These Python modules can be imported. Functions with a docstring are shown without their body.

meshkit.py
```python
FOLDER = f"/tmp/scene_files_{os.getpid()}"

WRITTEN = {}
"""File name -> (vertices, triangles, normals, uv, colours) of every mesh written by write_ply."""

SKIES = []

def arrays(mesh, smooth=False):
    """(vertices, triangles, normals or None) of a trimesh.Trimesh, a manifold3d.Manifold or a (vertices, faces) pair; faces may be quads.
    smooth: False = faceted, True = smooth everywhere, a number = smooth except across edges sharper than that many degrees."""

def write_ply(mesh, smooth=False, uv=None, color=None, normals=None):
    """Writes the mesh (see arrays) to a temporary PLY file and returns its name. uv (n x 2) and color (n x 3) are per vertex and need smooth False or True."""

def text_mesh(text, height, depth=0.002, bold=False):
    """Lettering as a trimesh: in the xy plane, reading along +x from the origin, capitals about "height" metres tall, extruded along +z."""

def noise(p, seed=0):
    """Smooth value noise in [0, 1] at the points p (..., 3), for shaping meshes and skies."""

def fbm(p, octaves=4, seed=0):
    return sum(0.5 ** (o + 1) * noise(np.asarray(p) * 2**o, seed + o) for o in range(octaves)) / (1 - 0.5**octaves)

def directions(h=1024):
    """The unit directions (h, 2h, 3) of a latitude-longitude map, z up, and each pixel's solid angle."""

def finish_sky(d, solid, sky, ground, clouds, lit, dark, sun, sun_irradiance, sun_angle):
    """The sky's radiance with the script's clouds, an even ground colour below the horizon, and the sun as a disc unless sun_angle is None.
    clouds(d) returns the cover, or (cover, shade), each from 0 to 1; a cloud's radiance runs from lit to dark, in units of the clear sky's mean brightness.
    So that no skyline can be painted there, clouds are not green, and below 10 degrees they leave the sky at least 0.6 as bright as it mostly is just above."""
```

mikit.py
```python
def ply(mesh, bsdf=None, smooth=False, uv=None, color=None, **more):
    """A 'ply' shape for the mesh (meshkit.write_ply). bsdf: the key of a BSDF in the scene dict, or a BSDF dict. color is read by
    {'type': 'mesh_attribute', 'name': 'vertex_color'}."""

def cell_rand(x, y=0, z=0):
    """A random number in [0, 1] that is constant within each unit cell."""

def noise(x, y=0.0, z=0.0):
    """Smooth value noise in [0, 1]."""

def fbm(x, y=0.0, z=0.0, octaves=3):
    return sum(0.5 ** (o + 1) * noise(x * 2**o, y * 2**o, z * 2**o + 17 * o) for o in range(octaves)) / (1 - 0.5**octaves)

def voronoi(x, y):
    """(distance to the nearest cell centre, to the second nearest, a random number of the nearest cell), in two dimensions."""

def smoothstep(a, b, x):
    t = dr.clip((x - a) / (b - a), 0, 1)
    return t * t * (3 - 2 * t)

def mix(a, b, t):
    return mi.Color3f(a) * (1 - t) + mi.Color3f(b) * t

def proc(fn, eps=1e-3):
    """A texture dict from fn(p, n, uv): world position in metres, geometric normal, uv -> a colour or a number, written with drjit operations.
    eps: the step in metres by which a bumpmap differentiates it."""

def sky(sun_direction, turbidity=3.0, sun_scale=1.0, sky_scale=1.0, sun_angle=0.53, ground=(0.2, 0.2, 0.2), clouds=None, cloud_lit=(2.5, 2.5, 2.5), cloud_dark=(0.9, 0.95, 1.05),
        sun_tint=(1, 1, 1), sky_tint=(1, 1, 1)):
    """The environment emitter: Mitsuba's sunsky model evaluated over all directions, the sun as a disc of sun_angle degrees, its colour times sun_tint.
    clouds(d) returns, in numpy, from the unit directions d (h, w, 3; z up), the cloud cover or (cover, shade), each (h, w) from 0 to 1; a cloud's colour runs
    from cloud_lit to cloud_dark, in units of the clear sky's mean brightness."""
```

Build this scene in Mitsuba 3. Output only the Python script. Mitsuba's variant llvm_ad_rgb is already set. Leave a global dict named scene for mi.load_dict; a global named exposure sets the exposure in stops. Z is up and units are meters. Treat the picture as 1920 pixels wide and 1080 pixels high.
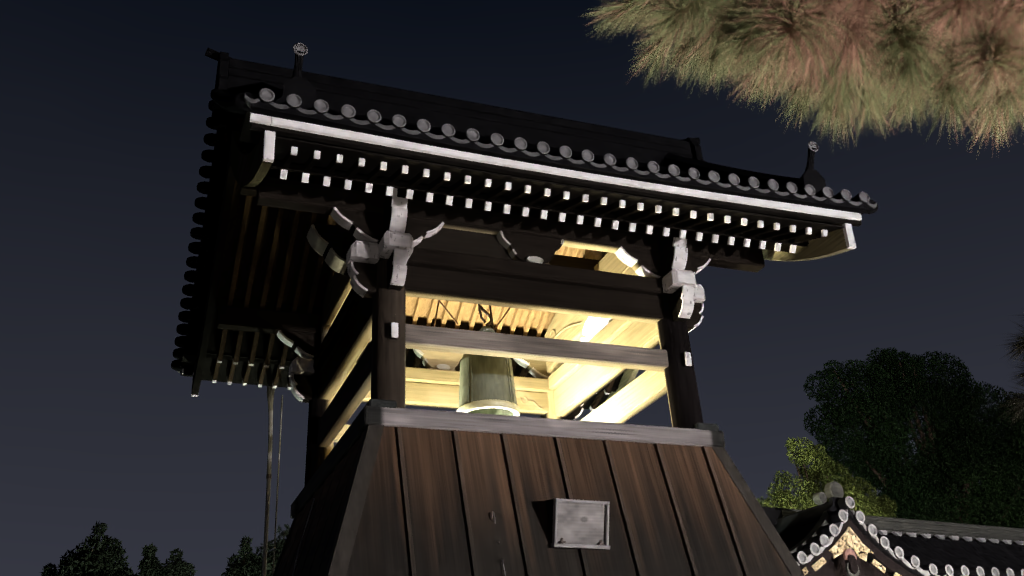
import math
import numpy as np, trimesh, drjit as dr, mitsuba as mi, mikit
import shapely.geometry as sg
from shapely import affinity
from shapely.ops import unary_union
from mikit import noise, fbm, smoothstep, mix, cell_rand

# ------------------------------------------------------------------ camera, sky, lamps, exposure
scene, labels = {}, {}
exposure = 0.0
EYE = np.array([-4.0322, -10.6071, 1.6])
YAW, PITCH, ROLL = 0.395, 0.4438, -0.0603
_fw = np.array([math.sin(YAW)*math.cos(PITCH), math.cos(YAW)*math.cos(PITCH), math.sin(PITCH)])
_r0 = np.array([math.cos(YAW), -math.sin(YAW), 0.0]); _u0 = np.cross(_r0, _fw)
_up = math.cos(ROLL)*_u0 - math.sin(ROLL)*_r0
T = mi.ScalarTransform4f
scene['camera'] = {'type': 'thinlens', 'fov': 2*math.degrees(math.atan(960/1936.96)), 'fov_axis': 'x', 'near_clip': 0.05, 'far_clip': 2000.0,
                   'aperture_radius': 0.004, 'focus_distance': 10.5,
                   'to_world': T().look_at(origin=EYE.tolist(), target=(EYE+_fw).tolist(), up=_up.tolist())}


def night(d):
    # overcast night: town glow low down, darker towards the zenith, faint unevenness
    z = np.clip(d[..., 2], 0, 1)
    el = np.degrees(np.arcsin(z))
    t = np.clip((el-6)/40, 0, 1)
    t = 1-(1-t)**1.45
    from meshkit import fbm as cloud_noise
    t = t+0.10*(cloud_noise(d*np.array([3.0, 3.0, 5.0])+11, 4, 5)-0.5)
    return np.ones(z.shape), np.clip(t, 0, 1)


scene['night_sky'] = mikit.sky([0.3, 0.5, 0.1], 3.0, sun_scale=0.0, sky_scale=1.0, ground=(0.1, 0.1, 0.1), clouds=night,
                               cloud_lit=(0.85, 0.90, 1.25), cloud_dark=(0.036, 0.074, 0.168))

# radiance of the lamps: loft A and B, street lamp, garden lamp behind, gate lamp
LA, LB, LS, LG, LT = 5500.0, 12500.0, 19000.0, 20000.0, 2600.0
LY = 8500.0    # added lamp that brightens the small tree
SPOT = 40.0   # added light for the pine bough


def lamp(key, x, y, z, r, radiance, col):
    """a glass globe that gives light (always the lamp part of a lamp thing)"""
    m = trimesh.creation.icosphere(subdivisions=2, radius=r); m.apply_translation([x, y, z])
    scene[key] = {**mikit.ply(m, 'white_paint', smooth=True), 'emitter': {'type': 'area', 'radiance': {'type': 'rgb', 'value': [radiance*c for c in col]}}}


def flood_lens(key, at, to, r, radiance, col):
    """the round front glass of a floor floodlight, facing the way it points"""
    m = trimesh.creation.cylinder(radius=r, height=0.004, sections=24); z = np.array(to, float)/np.linalg.norm(to)
    R = trimesh.geometry.align_vectors([0, 0, 1], z); v = np.array(m.vertices); top = v[:, 2] > 0
    d = trimesh.Trimesh(v, m.faces[(top[m.faces]).all(1)], process=False); d.apply_transform(R); d.apply_translation(np.array(at)+z*0.012)
    scene[key] = {**mikit.ply(d, 'white_paint'), 'emitter': {'type': 'area', 'radiance': {'type': 'rgb', 'value': [radiance*c for c in col]}}}
    return R


# ------------------------------------------------------------------ materials
def rgb(*c): return {'type': 'rgb', 'value': list(c)}
def mat(key, tex, rough=0.85, spec=0.12, metallic=0.0, bump=None, scale=0.002, two=True, **more):
    b = {'type': 'principled', 'base_color': mikit.proc(tex) if callable(tex) else rgb(*tex), 'roughness': rough, 'specular': spec, 'metallic': metallic, **more}
    if bump: b = {'type': 'bumpmap', 'arbitrary': mikit.proc(bump, 2e-3), 'scale': scale, 'bsdf': b}
    scene[key] = {'type': 'twosided', 'bsdf': b} if two else b


def grain(p, axis, fine=55.0):
    a = [p.x, p.y, p.z]; s = a.pop(axis)
    return fbm(a[0]*fine, a[1]*fine, s*1.7, 3)


def timber(axis, out, inn, patch=0.0, vary=0.45, edge=0.0, ends=0.0, rear=None, gable=0.0):
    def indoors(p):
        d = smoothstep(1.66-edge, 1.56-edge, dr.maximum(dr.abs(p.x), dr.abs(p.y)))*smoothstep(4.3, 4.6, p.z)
        return dr.maximum(d, gable*smoothstep(1.66, 1.56, dr.abs(p.y))) if gable else d  # gable rafters paler, so their lamplit strips are partly in the colour

    def fn(p, n, uv):   # dark weathered outside; inside, part of the lamplight is put into a paler colour
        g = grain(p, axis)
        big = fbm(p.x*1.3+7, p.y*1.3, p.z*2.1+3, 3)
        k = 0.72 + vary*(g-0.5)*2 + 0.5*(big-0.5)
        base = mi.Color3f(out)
        if rear: base = mix(out, rear, smoothstep(1.65, 1.8, p.y))  # rear eave browner: lamplight from behind is in this colour
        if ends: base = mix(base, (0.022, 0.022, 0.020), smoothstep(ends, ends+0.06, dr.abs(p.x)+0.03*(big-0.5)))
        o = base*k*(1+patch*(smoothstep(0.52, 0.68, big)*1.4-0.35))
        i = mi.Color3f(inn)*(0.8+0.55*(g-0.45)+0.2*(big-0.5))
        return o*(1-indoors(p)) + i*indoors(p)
    return fn


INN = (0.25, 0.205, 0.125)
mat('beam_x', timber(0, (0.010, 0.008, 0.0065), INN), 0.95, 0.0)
mat('barge_lit', timber(1, (0.24, 0.21, 0.12), (0.24, 0.21, 0.12)))  # lit copy for the right side; the left boards are coloured as shaded
mat('barge_shaded', timber(1, (0.03, 0.026, 0.016), (0.03, 0.026, 0.016)), 0.95, 0.0)
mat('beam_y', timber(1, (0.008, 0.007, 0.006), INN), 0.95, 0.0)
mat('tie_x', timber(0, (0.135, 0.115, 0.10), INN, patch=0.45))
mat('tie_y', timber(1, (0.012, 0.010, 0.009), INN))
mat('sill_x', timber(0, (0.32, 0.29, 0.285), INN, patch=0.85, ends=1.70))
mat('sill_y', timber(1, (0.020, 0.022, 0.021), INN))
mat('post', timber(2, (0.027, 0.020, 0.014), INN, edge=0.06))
mat('post_dark', timber(2, (0.006, 0.005, 0.005), INN, edge=0.06), 0.95, 0.0)  # also the rear left post, whose shade is put into the colour
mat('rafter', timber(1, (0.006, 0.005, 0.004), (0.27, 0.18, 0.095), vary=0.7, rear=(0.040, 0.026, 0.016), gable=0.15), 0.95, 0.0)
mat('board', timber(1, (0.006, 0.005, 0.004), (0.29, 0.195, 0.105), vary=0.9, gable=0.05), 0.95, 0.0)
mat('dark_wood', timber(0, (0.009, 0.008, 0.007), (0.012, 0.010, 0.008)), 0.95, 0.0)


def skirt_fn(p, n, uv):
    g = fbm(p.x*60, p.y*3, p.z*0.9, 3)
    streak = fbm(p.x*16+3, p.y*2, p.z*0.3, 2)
    lamp_reach = smoothstep(3.25, 4.9, p.z + 1.3*(streak-0.5))     # fading lamplight painted in: darker lower down, browner under the sill
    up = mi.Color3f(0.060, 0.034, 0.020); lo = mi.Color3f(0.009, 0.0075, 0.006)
    c = lo*(1-lamp_reach) + up*lamp_reach
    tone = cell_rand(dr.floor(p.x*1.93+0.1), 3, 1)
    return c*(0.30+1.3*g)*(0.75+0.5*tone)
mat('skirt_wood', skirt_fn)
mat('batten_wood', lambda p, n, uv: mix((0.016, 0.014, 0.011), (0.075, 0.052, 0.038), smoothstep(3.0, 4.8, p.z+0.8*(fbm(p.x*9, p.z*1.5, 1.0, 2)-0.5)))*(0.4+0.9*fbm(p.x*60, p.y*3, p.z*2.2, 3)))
mat('corner_wood', lambda p, n, uv: mi.Color3f(0.022, 0.019, 0.016)*(0.5+0.9*fbm(p.x*38, p.y*38, p.z*1.5, 3)))


def white_fn(p, n, uv):
    d = fbm(p.x*9, p.y*9, p.z*9, 3)
    return mi.Color3f(0.74, 0.70, 0.70)*(0.82+0.30*d)
mat('white_paint', white_fn, 0.7)
mat('dull_white', lambda p, n, uv: mi.Color3f(0.26, 0.255, 0.23)*(0.75+0.5*fbm(p.x*9, p.y*9, p.z*9, 3)), 0.8)  # duller white for the bell beam ends and the centre carving
mat('grimy_white', lambda p, n, uv: mi.Color3f(0.52, 0.485, 0.485)*(0.70+0.5*fbm(p.x*7, p.y*7, p.z*22, 3))*(1-0.55*smoothstep(0.62, 0.74, fbm(p.x*26, p.y*26, p.z*9, 3))), 0.8)


def tile_fn(p, n, uv):
    d = fbm(p.x*14, p.y*14, p.z*14, 3)
    return mi.Color3f(0.045, 0.045, 0.047)*(0.6+0.8*d)
mat('tile', tile_fn, 0.55, 0.4)
mat('tile_rim', lambda p, n, uv: mi.Color3f(0.082, 0.080, 0.084)*(0.6+0.8*fbm(p.x*22, p.y*22, p.z*22, 3)), 0.55, 0.4)
mat('roof_tile', lambda p, n, uv: mi.Color3f(0.004, 0.004, 0.0045)*(0.5+1.0*fbm(p.x*11, p.y*11, p.z*11, 3)), 0.95, 0.0)
mat('mortar', lambda p, n, uv: mi.Color3f(0.12, 0.11, 0.09)*(0.5+0.9*fbm(p.x*10, p.y*10, p.z*10, 3)))


def bronze_fn(p, n, uv):
    d = fbm(p.x*7, p.y*7, p.z*2.5, 3); e = fbm(p.x*60, p.y*60, p.z*8, 2)
    return mix((0.075, 0.088, 0.072), (0.120, 0.138, 0.112), smoothstep(0.35, 0.7, d))*(0.8+0.4*e)
mat('bronze', bronze_fn, 0.5, 0.5, 0.35)
mat('bronze_lit_rim', lambda p, n, uv: mi.Color3f(0.42, 0.42, 0.30)*(0.85+0.3*fbm(p.x*30, p.y*30, p.z*30, 2)), 0.45, 0.5, 0.2)  # pale copy of the bronze: lamplight on the rim is painted in
mat('iron', lambda p, n, uv: mi.Color3f(0.05, 0.035, 0.03)*(0.6+0.8*fbm(p.x*30, p.y*30, p.z*30, 2)), 0.6, 0.4, 0.3)
mat('rope_fibre', lambda p, n, uv: mi.Color3f(0.20, 0.12, 0.08)*(0.5+0.5*noise(p.x*90, p.y*90, p.z*60)))
mat('gold', lambda p, n, uv: mi.Color3f(0.85, 0.66, 0.40)*(0.45+0.9*fbm(p.x*40, p.y*40, p.z*40, 2)), 0.4, 0.5, 0.25)
mat('alu', lambda p, n, uv: mi.Color3f(0.21, 0.20, 0.20)*(0.75+0.5*fbm(p.x*12, p.y*12, p.z*12, 3)), 0.75, 0.15)


def glass_fn(p, n, uv):   # frosted, dusty front glass over a ribbed reflector
    d = fbm(p.x*7+2, p.y*7, p.z*9, 3); l = noise(p.x*3, 1.0, p.z*75)
    spot = smoothstep(0.055, 0.02, dr.sqrt(dr.square(p.x-0.005)+dr.square((p.z-3.665)*1.6)))
    return mi.Color3f(0.145, 0.136, 0.132)*(0.05+1.9*d)*(0.88+0.24*l)*(1-0.55*spot)
mat('lamp_glass', glass_fn, 0.75, 0.1)
mat('pipe', lambda p, n, uv: mi.Color3f(0.14, 0.135, 0.13)*(0.55+0.9*fbm(p.x*12, p.y*12, p.z*3.5, 3)), 0.6)
mat('gate_wood', lambda p, n, uv: mi.Color3f(0.010, 0.007, 0.007)*(0.6+0.8*fbm(p.x*20, p.y*20, p.z*4, 2)))
mat('gate_tile', lambda p, n, uv: mi.Color3f(0.009, 0.009, 0.010)*(0.5+1.0*fbm(p.x*9, p.y*9, p.z*9, 3)), 1.0, 0.0)
mat('gate_rim', lambda p, n, uv: mi.Color3f(0.30, 0.30, 0.31)*(0.7+0.6*fbm(p.x*15, p.y*15, p.z*15, 2)), 0.6)
mat('gate_pink', lambda p, n, uv: mi.Color3f(0.22, 0.13, 0.11)*(0.6+0.8*fbm(p.x*20, p.y*20, p.z*20, 2)))
mat('gate_face', lambda p, n, uv: mi.Color3f(0.15, 0.155, 0.16)*(0.6+0.8*fbm(p.x*20, p.y*20, p.z*20, 2)), 0.6)
mat('gate_ridge', lambda p, n, uv: mi.Color3f(0.055, 0.056, 0.050)*(0.6+0.8*fbm(p.x*6, p.y*6, p.z*30, 2)), 0.7)
mat('gravel', lambda p, n, uv: mi.Color3f(0.16, 0.15, 0.135)*(0.6+0.8*fbm(p.x*18, p.y*18, 0, 3)))


def leafmat(key, col, var=0.6):
    def fn(p, n, uv):
        k = fbm(p.x*0.9, p.y*0.9, p.z*0.9, 3)
        return mi.Color3f(col)*(1-var*0.5+var*1.2*(k-0.3)+0.5*(noise(p.x*19, p.y*19, p.z*19)-0.5))
    mat(key, fn, 0.7, 0.15)
leafmat('leaf_dark', (0.012, 0.028, 0.008), 0.9)
leafmat('leaf_light', (0.10, 0.125, 0.032), 0.9)
leafmat('leaf_far', (0.010, 0.014, 0.008))
mat('bark', lambda p, n, uv: mi.Color3f(0.09, 0.06, 0.045)*(0.5+0.9*fbm(p.x*20, p.y*20, p.z*20, 3)))
scene['needle'] = {'type': 'twosided', 'bsdf': {'type': 'principled', 'base_color': {'type': 'mesh_attribute', 'name': 'vertex_color'}, 'roughness': 0.6, 'specular': 0.2}}

# ------------------------------------------------------------------ mesh helpers
CNT = {}


def put(key, mesh, m, smooth=False, **kw):
    n = CNT.get(key, 0); CNT[key] = n+1
    k = key if n == 0 else '%s_%03d' % (key, n)
    scene[k] = mikit.ply(mesh, m, smooth=smooth, **kw)
    return k


def thing(key, label, cat, group=None, kind=None):
    labels[key] = {'label': label, 'category': cat}
    if group: labels[key]['group'] = group
    if kind: labels[key]['kind'] = kind
    return key


def cat(*ms):
    ms = [m for q in ms for m in (q if isinstance(q, (list, tuple)) else [q])]
    return trimesh.util.concatenate(ms)


def hull(pts): return trimesh.convex.convex_hull(np.asarray(pts, float))


def box(x0, x1, y0, y1, z0, z1, c=0.008):
    x0, x1 = sorted((x0, x1)); y0, y1 = sorted((y0, y1)); z0, z1 = sorted((z0, z1))
    if c <= 0:
        m = trimesh.creation.box([x1-x0, y1-y0, z1-z0]); m.apply_translation([(x0+x1)/2, (y0+y1)/2, (z0+z1)/2]); return m
    c = min(c, (x1-x0)/3, (y1-y0)/3, (z1-z0)/3); p = []
    for sx in (0, 1):
        for sy in (0, 1):
            for sz in (0, 1):
                X, Y, Z = (x0, x1)[sx], (y0, y1)[sy], (z0, z1)[sz]
                dx, dy, dz = c*(1-2*sx), c*(1-2*sy), c*(1-2*sz)
                p += [(X, Y+dy, Z+dz), (X+dx, Y, Z+dz), (X+dx, Y+dy, Z)]
    return hull(p)


def bar(p0, p1, w, h, up=(0, 0, 1)):
    p0, p1 = np.array(p0, float), np.array(p1, float)
    d = (p1-p0)/np.linalg.norm(p1-p0); s = np.cross(d, up); s /= np.linalg.norm(s); u = np.cross(s, d)
    return hull([p+a*s*w/2+b*u*h/2 for p in (p0, p1) for a in (-1, 1) for b in (-1, 1)])


def extr(poly, axis, a0, a1):
    """polygon in (y,z) for axis x, (x,z) for axis y, (x,y) for axis z, extruded from a0 to a1"""
    pg = poly if isinstance(poly, sg.base.BaseGeometry) else sg.Polygon(poly).buffer(0)
    ms = []
    for g in getattr(pg, 'geoms', [pg]):
        m = trimesh.creation.extrude_polygon(g, a1-a0, engine='earcut')
        v = np.array(m.vertices); v[:, 2] += a0
        if axis == 'x': w = v[:, [2, 0, 1]]
        elif axis == 'y': w = v[:, [0, 2, 1]]
        else: w = v
        m = trimesh.Trimesh(w, m.faces[:, ::-1] if axis == 'y' else m.faces, process=False); ms.append(m)
    return cat(ms)


def tube(pts, r, sides=8, closed=True):
    p = np.array(pts, float); t = np.gradient(p, axis=0); t /= np.linalg.norm(t, axis=1, keepdims=True)
    a = np.cross(t, np.where(np.abs(t[:, 2:]) < 0.9, [0, 0, 1.0], [1.0, 0, 0])); a /= np.linalg.norm(a, axis=1, keepdims=True)
    b = np.cross(t, a); th = np.arange(sides)*2*np.pi/sides; r = np.broadcast_to(r, (len(p),))
    v = (p[:, None]+r[:, None, None]*(np.cos(th)[None, :, None]*a[:, None]+np.sin(th)[None, :, None]*b[:, None])).reshape(-1, 3)
    f = []
    for i in range(len(p)-1):
        for j in range(sides):
            q = [i*sides+j, i*sides+(j+1) % sides, (i+1)*sides+(j+1) % sides, (i+1)*sides+j]; f += [[q[0], q[1], q[2]], [q[0], q[2], q[3]]]
    n = len(v); v = np.vstack([v, p[:1], p[-1:]])
    for j in range(sides):
        f += [[n, (j+1) % sides, j], [n+1, (len(p)-1)*sides+j, (len(p)-1)*sides+(j+1) % sides]]
    return trimesh.Trimesh(v, f, process=False)


def lathe(prof, sides=32, axis='z', at=(0, 0, 0)):
    """profile (r, h) revolved about an axis"""
    p = np.array(prof, float); th = np.arange(sides)*2*np.pi/sides
    v = np.stack([p[:, None, 0]*np.cos(th), p[:, None, 0]*np.sin(th), np.repeat(p[:, None, 1], sides, 1)], -1).reshape(-1, 3); f = []
    for i in range(len(p)-1):
        for j in range(sides):
            q = [i*sides+j, i*sides+(j+1) % sides, (i+1)*sides+(j+1) % sides, (i+1)*sides+j]; f += [[q[0], q[1], q[2]], [q[0], q[2], q[3]]]
    if axis == 'y': v = v[:, [0, 2, 1]]*[1, -1, 1]
    if axis == 'x': v = v[:, [2, 0, 1]]
    return trimesh.Trimesh(v+np.array(at), f, process=False)


def mirror(m, x=False, y=False):
    v = np.array(m.vertices); f = np.array(m.faces)
    if x: v[:, 0] *= -1
    if y: v[:, 1] *= -1
    return trimesh.Trimesh(v, f[:, ::-1] if x != y else f, process=False)


def lobe(P, Q, bulge, n=7):
    """a carved curve from P to Q that swells sideways by bulge"""
    P, Q = np.array(P, float), np.array(Q, float); d = Q-P; nrm = np.array([d[1], -d[0]])/np.linalg.norm(d)
    return [tuple(P+d*t+nrm*bulge*math.sin(math.pi*t)) for t in np.linspace(0, 1, n)]


def band(curve, th):
    """a thin strip along an open curve: th outside it, 22 mm inside"""
    c = np.array(curve, float); t = np.gradient(c, axis=0); t /= np.linalg.norm(t, axis=1, keepdims=True)
    nrm = np.stack([t[:, 1], -t[:, 0]], 1)
    return sg.Polygon([tuple(q) for q in c-nrm*0.022]+[tuple(q) for q in (c+nrm*th)[::-1]]).buffer(0)

# ------------------------------------------------------------------ the bell tower
BT = thing('bell_tower', 'dark timber bell tower with white-tipped rafters and flared board base, lit from inside', 'bell tower')
P = lambda part: BT+'__'+part
COL = 1.60


def spine(z): return 1.6023+(5.79-z)*0.0187


# base: the flared skirt of overlapping boards, four sides
def half(z): return 1.82+(4.55-z)*0.305
seams = [-1.61, -1.07, -0.585, -0.035, 0.49, 1.06, 1.61]


def turn(m, k):
    """k quarter turns about the tower's axis: front, right, back, left"""
    v = np.array(m.vertices); c, s = [(1, 0), (0, 1), (-1, 0), (0, -1)][k]
    w = v.copy(); w[:, 0] = c*v[:, 0]-s*v[:, 1]; w[:, 1] = s*v[:, 0]+c*v[:, 1]
    return trimesh.Trimesh(w, m.faces, process=False)


def skirt_board(x0, x1, zb=0.15, zt=4.56, i=0):
    """one upright board, clipped by the hips; its left edge laps over its neighbour"""
    pg = sg.Polygon([(x0, zb), (x1, zb), (x1, zt), (x0, zt)]).intersection(sg.Polygon([(-half(zb), zb), (half(zb), zb), (half(zt), zt), (-half(zt), zt)]))
    if pg.is_empty or pg.area < 1e-3: return None
    m = trimesh.creation.extrude_polygon(pg, 1.0, engine='earcut'); v = np.array(m.vertices); out = v[:, 2] > 0.5
    x, z = v[:, 0].copy(), v[:, 1].copy(); t = np.clip((x-x0)/(x1-x0), 0, 1)
    y = -half(z)-np.where(out, 0.040-0.018*t, 0.0)
    return trimesh.Trimesh(np.stack([x, y, z], 1), m.faces, process=False)
edges = [-3.3]+seams+[3.3]
for k in range(4):
    for i in range(len(edges)-1):
        b = edges[i+1]
        m = skirt_board(edges[i]+0.008, b-0.010)
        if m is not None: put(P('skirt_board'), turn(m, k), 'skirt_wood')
for k in range(4):   # pale worn battens along the joints
    for x in seams:
        if abs(x) > 1.75: continue
        pts = [(x+dx, -half(z)-d, z) for dx in (0.010, 0.046) for z in (0.2, 4.555) for d in (0.02, 0.047)]
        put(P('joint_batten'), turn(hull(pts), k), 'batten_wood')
for k in range(4):   # boards covering the hips
    pts = []
    for z in (0.15, 4.56):
        h = half(z)
        pts += [(-h-0.045, -h-0.045, z), (-h+0.10, -h-0.045, z), (-h-0.045, -h+0.10, z), (-h+0.1, -h-0.01, z), (-h-0.01, -h+0.1, z)]
    put(P('corner_board'), turn(hull(pts), k), 'corner_wood')
hh0, hh1 = half(0.15), half(4.55)
put(P('skirt_backing'), hull([(a*h, b*h, z) for a in (-1, 1) for b in (-1, 1) for h, z in ((hh0-0.005, 0.15), (hh1-0.005, 4.566))]), 'dark_wood')
put(P('floor'), box(-1.585, 1.585, -1.585, 1.585, 4.567, 4.60, 0), 'beam_y')

# sills, crossing at the corners
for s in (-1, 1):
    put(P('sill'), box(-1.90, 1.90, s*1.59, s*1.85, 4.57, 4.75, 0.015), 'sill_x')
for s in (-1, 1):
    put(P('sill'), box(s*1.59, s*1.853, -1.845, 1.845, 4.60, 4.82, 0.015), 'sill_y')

# posts, leaning slightly inwards
for sx, sy in ((-1, -1), (1, -1), (-1, 1), (1, 1)):
    th = np.arange(40)*2*np.pi/40; zs = np.linspace(4.5, 6.34, 6); v = []; f = []
    for z in zs:
        v += [(sx*spine(z)+0.163*math.cos(t), sy*spine(z)+0.163*math.sin(t), z) for t in th]
    for i in range(5):
        for j in range(40):
            q = [i*40+j, i*40+(j+1) % 40, (i+1)*40+(j+1) % 40, (i+1)*40+j]; f += [[q[0], q[1], q[2]], [q[0], q[2], q[3]]]
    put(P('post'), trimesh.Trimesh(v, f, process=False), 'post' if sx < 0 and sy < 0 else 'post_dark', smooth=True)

# penetrating ties at mid height and their wedge ends
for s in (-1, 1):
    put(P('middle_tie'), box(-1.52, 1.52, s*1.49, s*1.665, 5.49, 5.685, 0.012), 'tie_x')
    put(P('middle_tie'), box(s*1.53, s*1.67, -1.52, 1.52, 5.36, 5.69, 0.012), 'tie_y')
for sx in (-1, 1):
    for sy in (-1, 1):
        e = put(P('tie_end'), box(sx*1.605-0.033, sx*1.605+0.033, sy*1.70, sy*1.83, 5.455, 5.605, 0.004), 'beam_y')
        put(e+'__white_end', box(sx*1.605-0.034, sx*1.605+0.034, sy*1.805, sy*1.834, 5.454, 5.606, 0.004), 'white_paint')

# head ties with carved noses
for s in (-1, 1):
    put(P('head_tie'), box(-1.72, 1.72, s*1.515, s*1.685, 6.045, 6.318, 0.012), 'beam_x')
    put(P('head_tie'), box(s*1.515, s*1.682, -1.72, 1.72, 5.965, 6.335, 0.012), 'beam_y')


def nose(ax, sx, sy, z0, z1, w, tip, back, cut=0.12, m='beam_x'):
    """a beam end carved in two lobes, its end grain painted white; ax: the way it points"""
    zm = z0+(z1-z0)*0.52
    cv = lobe((tip-cut, z0), (tip-0.025, zm-0.010), 0.022)+lobe((tip-0.065, zm+0.010), (tip, z1), 0.022)
    body = sg.Polygon([(back, z1), (back, z0)]+cv).buffer(0); wht = unary_union([band(cv[:7], 0.006), band(cv[7:], 0.006)])
    if ax == 'y':
        c = sx*spine(6.2); b = extr(body, 'x', c-w/2, c+w/2); e = extr(wht, 'x', c-w/2-0.002, c+w/2+0.002); b, e = [mirror(q, y=sy < 0) for q in (b, e)]
    else:
        c = sy*spine(6.2); b = extr(body, 'y', c-w/2, c+w/2); e = extr(wht, 'y', c-w/2-0.002, c+w/2+0.002); b, e = [mirror(q, x=sx < 0) for q in (b, e)]
    k = put(P('beam_nose'), b, m); put(k+'__white_end', e, 'grimy_white', smooth=35)


for sx in (-1, 1):
    for sy in (-1, 1):
        nose('y', sx, sy, 5.985, 6.292, 0.132, 2.03, 1.66, 0.16, 'beam_y'); nose('x', sx, sy, 5.985, 6.292, 0.142, 2.0, 1.66, 0.16, 'beam_x')
        nose('y', sx, sy, 6.565, 6.985, 0.155, 2.03, 1.4, 0.15, 'beam_y')

# plates over the head ties, ends cased in white
for s in (-1, 1):
    a = put(P('wall_plate'), box(-1.74, 1.74, s*1.45, s*1.75, 6.322, 6.50, 0.015), 'beam_x')
    b = put(P('wall_plate'), box(s*1.45, s*1.75, -1.74, 1.74, 6.34, 6.532, 0.015), 'beam_y')
    for e in (-1, 1):
        def cased(axis, z0, z1):
            # chamfered corners, bevelled head
            p = []
            for d, w, a, b in ((1.735, 0.148, z0-0.012, z1-0.045), (1.735, 0.12, z0-0.012, z1+0.004), (1.965, 0.148, z0-0.012, z1-0.045), (1.965, 0.12, z0-0.012, z1+0.004), (2.012, 0.105, z0-0.004, z1-0.05)):
                p += [(d, q, z) for q in (-w, w) for z in (a, b)]
            v = np.array(p); return hull(v if axis == 'y' else v[:, [1, 0, 2]]*1.0)
        m = cased('y', 6.325, 6.50); m = mirror(m, x=e < 0); m.apply_translation([0, s*1.6, 0]); put(a+'__white_end', m, 'grimy_white')
        m = cased('x', 6.34, 6.515); m = mirror(m, y=e < 0); m.apply_translation([s*1.6, 0, 0]); put(b+'__white_end', m, 'grimy_white')

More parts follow.
